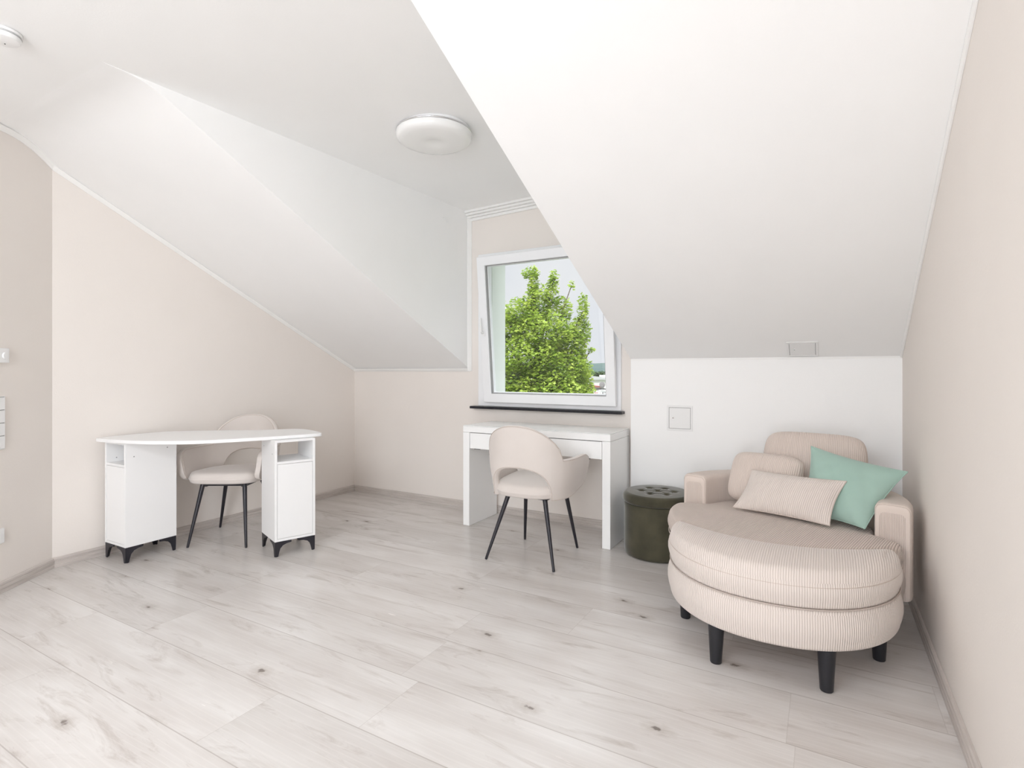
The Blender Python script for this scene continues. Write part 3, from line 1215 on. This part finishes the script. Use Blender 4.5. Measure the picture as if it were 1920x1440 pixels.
v, f, uv = slab(ool, .160, .318, .018, .022, 0, PIT, (1, 0), spine=osp, side_bulge=.012)
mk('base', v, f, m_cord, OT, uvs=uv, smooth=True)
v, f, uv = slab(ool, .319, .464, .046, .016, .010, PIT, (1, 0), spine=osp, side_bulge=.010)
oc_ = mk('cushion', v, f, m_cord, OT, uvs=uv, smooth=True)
MB().tube([(x, y, .3185) for x, y in ool[::2]], .0028, 6, closed=True).build('piping', m_seam, oc_, org=OT['_o'], smooth=True)
nrm = inset_normals(ool)
MB().tube([(x - a * .0035, y - b * .0035, .403) for (x, y), (a, b) in list(zip(ool, nrm))[::2]], .0022, 6, closed=True).build('piping', m_cord2, oc_, org=OT['_o'], smooth=True)
for (x, y) in ((-.390, 2.395), (.008, 2.392), (.200, 2.755), (-.590, 2.755)):
    MB().tube([(x, y - .012, .001), (x, y - .012, .004), (x, y, .165)], [.021, .023, .033], 28).build('leg', m_blackwood, OT, smooth=True, auto=50)


# ------------------------------------------------------------------ cushions
def pillow(name, label, cat, corners, thick, m, round_=0.0, concave=.06, ribs=None, bulge_back=1.0, group=None, wr=.03, N=40, seam=None):
    """corners BL, BR, TR, TL in world space seen from the front"""
    BL, BR, TR, TL = map(Vector, corners)
    cen = (BL + BR + TR + TL) / 4
    lowz = min(p.z for p in (BL, BR, TR, TL))
    org = (cen.x, cen.y, lowz)
    nr_ = ((BR - BL).cross(TL - BL)).normalized()
    if nr_.dot(Vector((0, 0, 1.21)) - cen) < 0:
        nr_ = -nr_
    wid = ((BR - BL).length + (TR - TL).length) / 2

    def P(u, v_, side):
        # u, v in -1..1
        uu, vv = u, v_
        if round_ > 0:
            # superellipse rounding of corners
            k = 1 - round_ * (abs(u) ** 4) * (abs(v_) ** 4)
            uu, vv = u * k, v_ * k
        else:
            uu = u * (1 - concave * (1 - v_ * v_) * abs(u) ** 3)
            vv = v_ * (1 - concave * (1 - u * u) * abs(v_) ** 3)
        a, b = (uu + 1) / 2, (vv + 1) / 2
        p = BL * (1 - a) * (1 - b) + BR * a * (1 - b) + TR * a * b + TL * (1 - a) * b
        if round_ > 0:
            h = (max(0, 1 - abs(u) ** 3.4) ** .45) * (max(0, 1 - abs(v_) ** 3.4) ** .45)
        else:
            h = (max(0, 1 - u * u) ** .62) * (max(0, 1 - v_ * v_) ** .62)
            h *= 1 + wr * math.sin(7 * u + 3 * v_) * (1 - u * u) + wr * .6 * math.sin(13 * v_ - 6 * u + 2) * abs(u) + wr * .5 * math.sin(17 * u + 9 * v_)
        return p + nr_ * (side * thick / 2 * h * (1 if side > 0 else bulge_back))
    # parameter spacing denser at the rims
    g = [math.sin(PI / 2 * (2 * i / N - 1)) for i in range(N + 1)]
    v, f, uv = [], [], []
    idx = {}
    for side in (1, -1):
        for i, a in enumerate(g):
            for j, b in enumerate(g):
                if side < 0 and (i in (0, N) or j in (0, N)):
                    idx[(side, i, j)] = idx[(1, i, j)]
                    continue
                idx[(side, i, j)] = len(v)
                v.append(P(a, b, side))
    for side in (1, -1):
        for i in range(N):
            for j in range(N):
                q = [(i, j), (i + 1, j), (i + 1, j + 1), (i, j + 1)]
                f.append(tuple(idx[(side, a, b)] for a, b in q))
                uv.append([((g[a] + 1) / 2 * wid / PIT, g[b]) for a, b in q])
    o = mk(name, v, f, m, None, uvs=uv, smooth=True, org=org)
    tag(o, label, cat, group)
    if seam:
        loop = [P(a, -1, 1) for a in g] + [P(1, b, 1) for b in g[1:]] + [P(a, 1, 1) for a in reversed(g[:-1])] + [P(-1, b, 1) for b in reversed(g[1:-1])]
        MB().tube(loop, .0028, 6, closed=True).build('piping', seam, o, org=org, smooth=True)
    return o


pillow('cushion', 'wide rounded beige corduroy back cushion against the wall, rearmost on the love seat', 'cushion',
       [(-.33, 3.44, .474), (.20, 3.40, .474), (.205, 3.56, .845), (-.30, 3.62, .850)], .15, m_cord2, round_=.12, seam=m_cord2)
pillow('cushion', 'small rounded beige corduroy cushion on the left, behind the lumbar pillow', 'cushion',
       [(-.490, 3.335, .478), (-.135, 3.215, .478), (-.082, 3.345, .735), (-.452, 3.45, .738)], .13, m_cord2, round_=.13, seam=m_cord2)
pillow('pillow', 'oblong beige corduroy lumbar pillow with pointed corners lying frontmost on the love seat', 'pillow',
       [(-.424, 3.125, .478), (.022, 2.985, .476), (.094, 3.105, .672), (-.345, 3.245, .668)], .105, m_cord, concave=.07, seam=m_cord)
pillow('pillow', 'mint green square pillow leaning on the right arm of the love seat', 'pillow',
       [(-.10, 3.13, .482), (.165, 3.035, .470), (.345, 3.19, .727), (-.060, 3.345, .803)], .15, m_mint, concave=.075, wr=.07, seam=m_mint)

# ------------------------------------------------------------------ ceiling lamp, smoke detector, switches, hatches
LM = thing('ceiling_lamp', 'large round white flat lamp on the ceiling in front of the dormer', 'lamp', (-1.955, 2.51, 2.606))
MB().lathe([(.19, -.0005), (.205, -.001), (.205, -.03), (.19, -.031)], (-1.955, 2.51, 2.606), 64).build('base_plate', m_plastic, LM, smooth=True, auto=40)
MB().lathe([(.190, -.018), (.2165, -.020), (.2185, -.024), (.2165, -.028), (.190, -.030)], (-1.955, 2.51, 2.606), 80).build('chrome_ring', m_chrome, LM, smooth=True, auto=60)
MB().lathe([(.205, -.0305), (.2165, -.0305), (.2175, -.045), (.213, -.060), (.200, -.070), (.17, -.076), (.10, -.079), (.052, -.080), (.048, -.0785), (.0, -.078)], (-1.955, 2.51, 2.606), 80).build('lamp_cover', m_opal, LM, smooth=True, auto=60)
SD = thing('smoke_detector', 'small round white smoke detector on the ceiling at the far left', 'detector', (-2.80, .865, 2.542))
MB().lathe([(.050, -.0005), (.058, -.001), (.058, -.012), (.050, -.013)], (-2.80, .865, 2.542), 40).build('base_plate', m_plastic, SD, smooth=True, auto=40)
MB().lathe([(.045, -.013), (.055, -.0145), (.056, -.022), (.050, -.034), (.035, -.037), (.0, -.038)], (-2.80, .865, 2.542), 40).build('cover', m_plastic, SD, smooth=True, auto=40)
MB().lathe([(.0461, -.0165), (.0566, -.0165), (.0566, -.0185), (.0461, -.0185)], (-2.80, .865, 2.542), 40).build('vent_slot', m_greyline, SD)
MB().lathe([(.001, -.0375), (.0022, -.0375), (.0022, -.0395), (.001, -.04)], (-2.815, .875, 2.542), 10).build('indicator', m_shadowline, SD)

AW = Matrix(((dv.normalized().x, nin.x, 0, AX), (dv.normalized().y, nin.y, 0, AY), (0, 0, 1, 0), (0, 0, 0, 1)))
# local on the angled wall: x along the wall from the bend, y out into the room, z up


def wall_box(mb, s0, s1, d0, d1, z0, z1):
    return mb.box(s0, s1, d0, d1, z0, z1, AW)


def aloc(s, z):
    p = AW @ Vector((s, 0, z))
    return (p.x, p.y, p.z)


TS = thing('thermostat', 'white wall thermostat, topmost of the fittings on the angled left wall', 'thermostat', aloc(.37, 1.25))
bevel(wall_box(MB(), .345, .435, .0005, .022, 1.253, 1.333).build('housing', m_plastic, TS), .003, 2)
dl = MB()
dl.tube([AW @ Vector((.378, .0225, 1.292)), AW @ Vector((.378, .030, 1.292))], [.018, .016], 24)
dl.build('dial', m_plastic, TS, smooth=True, auto=40)
SW = thing('switch_panel', 'tall white four-gang light switch panel on the angled left wall', 'switch', aloc(.37, .78))
bevel(wall_box(MB(), .356, .438, .0005, .008, .780, 1.070).build('frame', m_plastic, SW), .002, 2)
for k in range(4):
    z_ = .786 + k * .0705
    r_ = bevel(wall_box(MB(), .363, .431, .0082, .0135, z_, z_ + .0665).build('rocker', m_plastic, SW), .0015, 2)
for k in range(4):
    z_ = .786 + k * .0705
    wall_box(MB(), .363, .431, .0081, .0092, z_ + .0668, z_ + .0702).build('gap_line', m_greyline, SW)
SK = thing('wall_socket', 'small white wall socket low on the angled left wall', 'socket', aloc(.37, .27))
bevel(wall_box(MB(), .362, .442, .0005, .010, .270, .350).build('frame', m_plastic, SK), .002, 2)
sk = MB()
sk.tube([AW @ Vector((.402, .0102, .310)), AW @ Vector((.402, .012, .310))], [.022, .020], 24)
sk.build('socket_insert', m_plastic, SK, smooth=True, auto=40)


def hatch(label, O, ex, ez, en, w, h):
    O, ex, ez, en = Vector(O), Vector(ex).normalized(), Vector(ez).normalized(), Vector(en).normalized()
    t = thing('access_hatch', label, 'hatch', tuple(O))

    def bx(a0, a1, b0, b1, c0, c1):
        v = [O + ex * a + ez * b + en * c_ for a in (a0, a1) for b in (b0, b1) for c_ in (c0, c1)]
        return v, [(0, 1, 3, 2), (4, 6, 7, 5), (0, 4, 5, 1), (2, 3, 7, 6), (0, 2, 6, 4), (1, 5, 7, 3)]
    fr_ = MB()
    e = .014
    for b in ((0, w, 0, e), (0, w, h - e, h), (0, e, e, h - e), (w - e, w, e, h - e)):
        fr_.addm(*bx(*b, .0005, .005))
    bevel(fr_.build('frame', m_hatch, t), .001, 2)
    MB().addm(*bx(e, w - e, e, h - e, .0004, .0012)).build('gap_line', m_shadowline, t)
    d_ = bevel(MB().addm(*bx(e + .002, w - e - .002, e + .002, h - e - .002, .0013, .0042)).build('door', m_hatch, t), .0008, 2)
    lc = MB()
    c0 = O + ex * (e + .028) + ez * (h / 2)
    lc.tube([c0 + en * .0043, c0 + en * .0060], [.0075, .0065], 20)
    lc.build('lock', m_chrome, d_, smooth=True, auto=40, org=t['_o'])
    c1 = MB()
    c1.tube([c0 + en * .0061, c0 + en * .0064], .003, 12)
    c1.build('keyhole', m_shadowline, d_, org=t['_o'])
    return t


hatch('small square white access hatch in the low wall above the pouf', (-.966, KY, .789), (1, 0, 0), (0, 0, 1), (0, -1, 0), .176, .176)
sv = Vector((0, -1, RB)).normalized()          # up the slope
yb_ = 3.888
hatch('white access hatch in the sloped ceiling above the love seat', (-.203, yb_, zr(yb_)), (1, 0, 0), tuple(sv), tuple(Vector((0, -RB, -1)).normalized()), .172, .170)
# small cable hook on the dormer cheek
hk = MB().tube([(CX + .0005, 3.60, 2.465), (CX + .012, 3.60, 2.467), (CX + .016, 3.61, 2.462), (CX + .014, 3.635, 2.445), (CX + .012, 3.64, 2.430)], .0022, 8)
o = hk.build('hook', m_plastic, None, smooth=True)
tag(o, 'tiny white hook on the dormer side wall near its ceiling', 'hook')

# ------------------------------------------------------------------ outside
random.seed(7)


def leaf_mat(name, c1, c2, c3, rough=.5):
    m = bpy.data.materials.new(name)
    m.use_nodes = True
    nt_ = m.node_tree
    nt_.nodes.clear()
    o = nt_.nodes.new('ShaderNodeOutputMaterial')
    d = nt_.nodes.new('ShaderNodeBsdfPrincipled')
    d.inputs['Roughness'].default_value = rough
    t = nt_.nodes.new('ShaderNodeBsdfTranslucent')
    x = nt_.nodes.new('ShaderNodeMixShader')
    x.inputs[0].default_value = .45
    tc_ = nt_.nodes.new('ShaderNodeTexCoord')
    n = nt_.nodes.new('ShaderNodeTexNoise')
    n.inputs['Scale'].default_value = 5
    n.inputs['Detail'].default_value = 5
    r_ = nt_.nodes.new('ShaderNodeValToRGB')
    r_.color_ramp.elements[0].position = .33
    r_.color_ramp.elements[0].color = (*c1, 1)
    r_.color_ramp.elements[1].position = .68
    r_.color_ramp.elements[1].color = (*c3, 1)
    e = r_.color_ramp.elements.new(.5)
    e.color = (*c2, 1)
    nt_.links.new(tc_.outputs['Object'], n.inputs['Vector'])
    nt_.links.new(n.outputs['Fac'], r_.inputs['Fac'])
    for q in (d.inputs['Base Color'], t.inputs['Color']):
        nt_.links.new(r_.outputs['Color'], q)
    nt_.links.new(d.outputs[0], x.inputs[1])
    nt_.links.new(t.outputs[0], x.inputs[2])
    nt_.links.new(x.outputs[0], o.inputs[0])
    return m


m_leaf = leaf_mat('maple_leaf', (.17, .29, .035), (.36, .49, .065), (.54, .64, .13))
m_leafdark = leaf_mat('dark_leaf', (.02, .05, .02), (.05, .10, .03), (.12, .20, .05))
m_bark = noise_col(mat('bark', (.12, .09, .07), .9, .1), (.07, .055, .04), (.16, .13, .10), 12)


def foliage(name, blobs, nleaf, size, m, parent, right, fwd):
    """leaf polygons scattered through blobs; blob = (a, z, depth, ra, rz, rd) in the tree's own frame"""
    v, f = [], []
    vol = [b[3] * b[4] * b[5] ** .3 for b in blobs]
    tot_ = sum(vol)
    shape = [(0, -.5), (.40, -.28), (.50, .12), (.16, .12), (0, .58), (-.16, .12), (-.50, .12), (-.40, -.28)]
    for b, w in zip(blobs, vol):
        for _ in range(int(nleaf * w / tot_)):
            while True:
                p = Vector((random.uniform(-1, 1), random.uniform(-1, 1), random.uniform(-1, 1)))
                if .25 < p.length < 1:
                    break
            # layered sprays
            pz = p.z + .12 * math.sin(9 * p.x + 5 * p.y)
            c_ = right * (b[0] + p.x * b[3]) + fwd * (b[2] + p.y * b[5]) + Vector((0, 0, b[1] + pz * b[4]))
            n1 = Vector((random.gauss(0, .45), random.gauss(-.15, .45), 1)).normalized()
            a_ = Vector((random.uniform(-1, 1), random.uniform(-1, 1), random.uniform(-.7, .2)))
            a_ = (a_ - a_.dot(n1) * n1).normalized()
            q = n1.cross(a_)
            s = size * random.uniform(.6, 1.25)
            k = len(v)
            for (x, y) in shape:
                v.append(c_ + a_ * x * s + q * y * s - n1 * (x * x) * s * .5)
            f.append(tuple(range(k, k + 8)))
    o = mk_raw(name, v, f, m, parent)
    return o


def mk_raw(name, v, f, m, parent):
    me = bpy.data.meshes.new(name)
    me.from_pydata([tuple(p) for p in v], [], f)
    me.materials.append(m)
    o = bpy.data.objects.new(name, me)
    COL.objects.link(o)
    if parent:
        o.parent = parent
    return o


rt_ = Vector((math.cos(R(29.8)), math.sin(R(29.8)), 0))
fw_ = Vector((-math.sin(R(29.8)), math.cos(R(29.8)), 0))
GZ = -5.2
TR = thing('maple_tree', 'bright green leafy maple tree filling the view outside the window', 'tree', (-4.95, 9.84, GZ))
o0 = -GZ
bl = [  # a, z(world), depth, ra, rz, rd
    (-.16, 2.85, 0, .10, .50, .12), (-.22, 3.18, .05, .17, .14, .15), (-.08, 2.55, .1, .30, .45, .35), (-.40, 2.35, 0, .32, .35, .4), (.22, 2.70, .1, .14, .42, .2),
    (.25, 3.10, .1, .10, .17, .12), (.48, 2.45, .2, .16, .30, .2), (.84, 2.42, .0, .11, .36, .15), (.80, 2.0, .1, .20, .34, .25), (.55, 1.75, 0, .36, .40, .4),
    (-.65, 2.05, .1, .34, .30, .4), (-.95, 2.45, .2, .25, .28, .3), (-1.2, 1.8, .2, .5, .5, .6), (0, 1.95, -.1, .60, .45, .6), (-.35, 1.45, -.2, .75, .40, .7), (.35, 1.25, -.1, .60, .40, .6),
    (.72, 1.25, 0, .22, .40, .35), (-1.0, .9, 0, .9, .6, .9), (0, .75, -.2, .85, .50, .9), (.55, .65, 0, .50, .50, .6), (.90, .95, .1, .16, .30, .3), (-.2, .1, 0, 1.3, .8, 1.1), (.2, -.8, 0, 1.5, .9, 1.2), (-1.3, -.2, .2, 1.2, .9, 1.2), (.62, 2.95, .1, .06, .10, .06), (.98, 1.62, .0, .09, .07, .08)]
bl = [(a, z + o0, d, x, y, w) for a, z, d, x, y, w in bl]
bl = [(a, z, d, x * 1.12, y * 1.0, w * 1.1) for a, z, d, x, y, w in bl]
foliage('foliage', bl, 85000, .066, m_leaf, TR, rt_, fw_)
tb = MB()
tb.tube([(0, 0, 0), (.03, 0, 2.5), (-.05, .05, 4.2), (-.12, .02, 6.0), (-.16, 0, 8.1)], [.20, .16, .11, .06, .012], 12)
for a, z, d, x, y, w in bl[:17] + bl[24:26]:
    e_ = rt_ * a + fw_ * d + Vector((0, 0, z))
    s_ = Vector((-.08, .03, max(3.2, z - 1.4 - abs(a) * .4)))
    tb.tube([s_, (s_ + e_) / 2 + Vector((0, 0, -.12)), e_], [.035, .022, .008], 6)
tb.build('trunk', m_bark, TR, org=(0, 0, 0), smooth=True)

# neighbour's gabled house, glimpsed left of the tree
NH = thing('gabled_house', 'white gabled house with dark eaves glimpsed at the left edge of the window', 'house', (-10.2, 14.5, GZ))
c_ = Vector((-8.0, 13.85, 0))
fr2 = Matrix(((rt_.x, fw_.x, 0, c_.x), (rt_.y, fw_.y, 0, c_.y), (0, 0, 1, 0), (0, 0, 0, 1)))
m_render = noise_col(mat('white_render', (.85, .85, .84), .9, .1), (.84, .84, .83), (.88, .88, .87), 2)
m_slate = noise_col(mat('dark_slate', (.06, .06, .08), .7, .2), (.045, .045, .06), (.09, .09, .11), 4)
hw = MB()
hw.prism([fr2 @ Vector(p) for p in ((-5.3, .4, GZ), (-.02, .4, GZ), (-.02, .4, 2.9), (-2.6, .4, 4.3), (-5.3, .4, 2.9))], fw_ * 6)
hw.build('wall', m_render, NH)
rf_ = MB()
rf_.prism([fr2 @ Vector(p) for p in ((.28, 0, 2.66), (.30, 0, 2.76), (-2.6, 0, 4.55), (-5.6, 0, 2.76), (-5.58, 0, 2.62), (-2.6, 0, 4.42))], fw_ * 6.6)
rf_.build('roof', m_slate, NH)
vg = MB()
vg.prism([fr2 @ Vector(p) for p in ((.30, -.02, 2.74), (.31, -.02, 2.79), (-2.6, -.02, 4.58), (-2.6, -.02, 4.52))], fw_ * .02)
vg.build('bargeboard', m_render, NH)
cl_ = MB()
cl_.prism([fr2 @ Vector(p) for p in ((-.17, .37, 2.0), (-.28, .37, 2.0), (-5.2, .37, 2.0), (-5.2, .37, 2.8), (-2.6, .37, 4.2), (-.17, .37, 2.7))], fw_ * .029)
cl_.build('cladding', m_slate, NH)

# low commercial buildings at the right
m_red = mat('red_brown_fascia', (.26, .09, .08), .6, .3)
m_greyroof = noise_col(mat('grey_metal_roof', (.42, .43, .44), .6, .3), (.38, .39, .40), (.47, .48, .49), 1)


def fr3(p, D):
    """frame with its origin on the view axis at distance D, x to the right, y away"""
    c0 = fw_ * D
    return Matrix(((rt_.x, fw_.x, 0, c0.x), (rt_.y, fw_.y, 0, c0.y), (0, 0, 1, 0), (0, 0, 0, 1)))


F45 = fr3(None, 45)
B1 = thing('warehouse', 'long white flat building with a low curved grey roof beyond the tree', 'building', tuple(fw_ * 45 + rt_ * 6 + Vector((0, 0, GZ))))
MB().box(1.0, 14, 0, 12, GZ, .46, F45).build('wall', m_render, B1)
arcp = [(1.0 - .2, .465)] + [(1.0 + 6.9 * (1 - math.cos(t * PI / 16)) * .5 + .0, .465 + .38 * math.sin(t * PI / 16)) for t in range(0, 17)]
arcp = [(2.2 + 6.0 * t / 16, .465 + .36 * math.sin(PI * t / 16) ** .6) for t in range(17)]
MB().prism([F45 @ Vector((x, -.3, z)) for x, z in arcp], fw_ * 12).build('roof', m_greyroof, B1)
MB().box(7.85, 14.2, -.35, 4, .465, .82, F45).build('parapet', m_render, B1)
MB().box(8.15, 8.25, -.04, -.005, GZ, .45, F45).build('drainpipe', m_greyroof, B1)

F25 = fr3(None, 25)
B2 = thing('shop_building', 'low shop building with red-brown eaves and lettering on its white fascia', 'building', tuple(fw_ * 25 + rt_ * 4 + Vector((0, 0, GZ))))
MB().box(.5, 12, .3, 6, GZ, .24, F25).build('wall', m_render, B2)
MB().prism([F25 @ Vector(p) for p in ((.5, -.1, .50), (4.10, -.1, .50), (4.22, -.1, .44), (.5, -.1, .44))], fw_ * 5).build('upper_eave', m_red, B2)
MB().box(.5, 4.3, .0, 5, .39, .44, F25).build('soffit_board', m_render, B2)
MB().box(.5, 4.36, -.02, 5, .335, .39, F25).build('lower_eave', m_shadowline, B2)
sg = MB().box(.5, 9, -.06, .25, .08, .30, F25).build('fascia', m_render, B2)
for txt, x_, mm in (('DER RAUM', 3.17, mat('red_lettering', (.45, .12, .16), .6, .3)), ('/ ATELIER', 4.02, mat('grey_lettering', (.12, .12, .14), .6, .3))):
    cu = bpy.data.curves.new('lettering', 'FONT')
    cu.body = txt
    cu.size = .155
    cu.extrude = .004
    to = bpy.data.objects.new('lettering', cu)
    COL.objects.link(to)
    p = F25 @ Vector((x_, -.066, .13))
    dg = bpy.context.evaluated_depsgraph_get()
    me = bpy.data.meshes.new_from_object(to.evaluated_get(dg))
    bpy.data.objects.remove(to)
    lo = bpy.data.objects.new('lettering', me)
    COL.objects.link(lo)
    me.materials.clear()
    me.materials.append(mm)
    lo.parent = sg
    rm = Matrix.Translation(p) @ Matrix.Rotation(R(29.8), 4, 'Z') @ Matrix.Rotation(R(90), 4, 'X')
    me.transform(Matrix.Translation(-Vector(B2['_o'])) @ rm)
# satellite dish
dp = F25 @ Vector((4.085, -.25, .37))
DS = thing('satellite_dish', 'small grey satellite dish on the shop building roof', 'dish', tuple(dp))
dpan = []
for i in range(7):
    r_ = .135 * i / 6 + .001
    dpan.append((r_, .05 * (r_ / .135) ** 2))
X_ = Matrix.Translation(dp + Vector((0, 0, .19))) @ Matrix.Rotation(R(29.8), 4, 'Z') @ Matrix.Rotation(R(80), 4, 'X')
tmp = MB().lathe(dpan + [(.133, .058), (.001, .008)], (0, 0, 0), 28)
mk('reflector', [X_ @ Vector(p) for p in tmp.v], tmp.f, mat('dish_grey', (.22, .21, .215), .6, .3), DS, smooth=True)
MB().tube([dp, dp + Vector((0, 0, .18))], .015, 8).build('mast', m_greyroof, DS)
MB().tube([X_ @ Vector((0, -.12, .04)), X_ @ Vector((0, -.03, .13))], .006, 8).build('feed_arm', m_greyroof, DS)

# distant trees
def bush(label, D, lat, z, ra, rz, n, size, m):
    p = fw_ * D + rt_ * lat
    t = thing('distant_tree', label, 'tree', (p.x, p.y, GZ))
    k = -GZ
    foliage('foliage', [(0, z + k, 0, ra, rz, ra * .7), (ra * .5, z + k - rz * .5, 0, ra * .8, rz * .7, ra * .6), (-ra * .6, z + k - rz * .6, 0, ra * .8, rz * .6, ra * .6)], n, size, m, t, rt_, fw_)
    MB().tube([(0, 0, 0), (0, 0, z + k)], [ra * .12, ra * .03], 8).build('trunk', m_bark, t, org=(0, 0, 0))
    return t


bush('dark green distant tree behind the warehouse at the right window edge', 68, 11.4, .0, 2.0, 1.15, 5000, .26, m_leafdark)
bush('lighter green distant tree between the maple and the dark tree', 74, 10.2, .2, 2.6, 1.1, 4000, .26, leaf_mat('light_leaf', (.08, .17, .03), (.17, .28, .05), (.28, .40, .08)))
# far wooded ridge
m_ridge = noise_col(mat('wooded_ridge', (.10, .16, .17), 1, 0), (.075, .11, .11), (.11, .145, .13), .05)
v, f = [], []
NH_ = 60
for j in range(5):
    for i in range(NH_ + 1):
        a = -120 + 240 * i / NH_
        hh = (8 + 2.0 * math.sin(i * .33) + .5 * math.sin(i * 1.7)) * math.sin(PI * min(1, j / 3) / 2) if j < 4 else 4
        p = fw_ * (300 + j * 25) + rt_ * (a * 1.6)
        v.append((p.x, p.y, GZ - 2 + (hh + 5 if j else 0)))
for j in range(4):
    for i in range(NH_):
        k = j * (NH_ + 1) + i
        f.append((k, k + 1, k + NH_ + 2, k + NH_ + 1))
rg_ = mk('hills', v, f, m_ridge, smooth=True)
struct(rg_)
gr = MB().box(-300, 300, 5.5, 500, GZ - .6, GZ)
struct(gr.build('ground', noise_col(mat('asphalt_and_grass', (.2, .22, .15), 1, 0), (.16, .16, .15), (.18, .24, .10), .1)))

for o in bpy.data.objects:
    if '_o' in o:
        del o['_o']
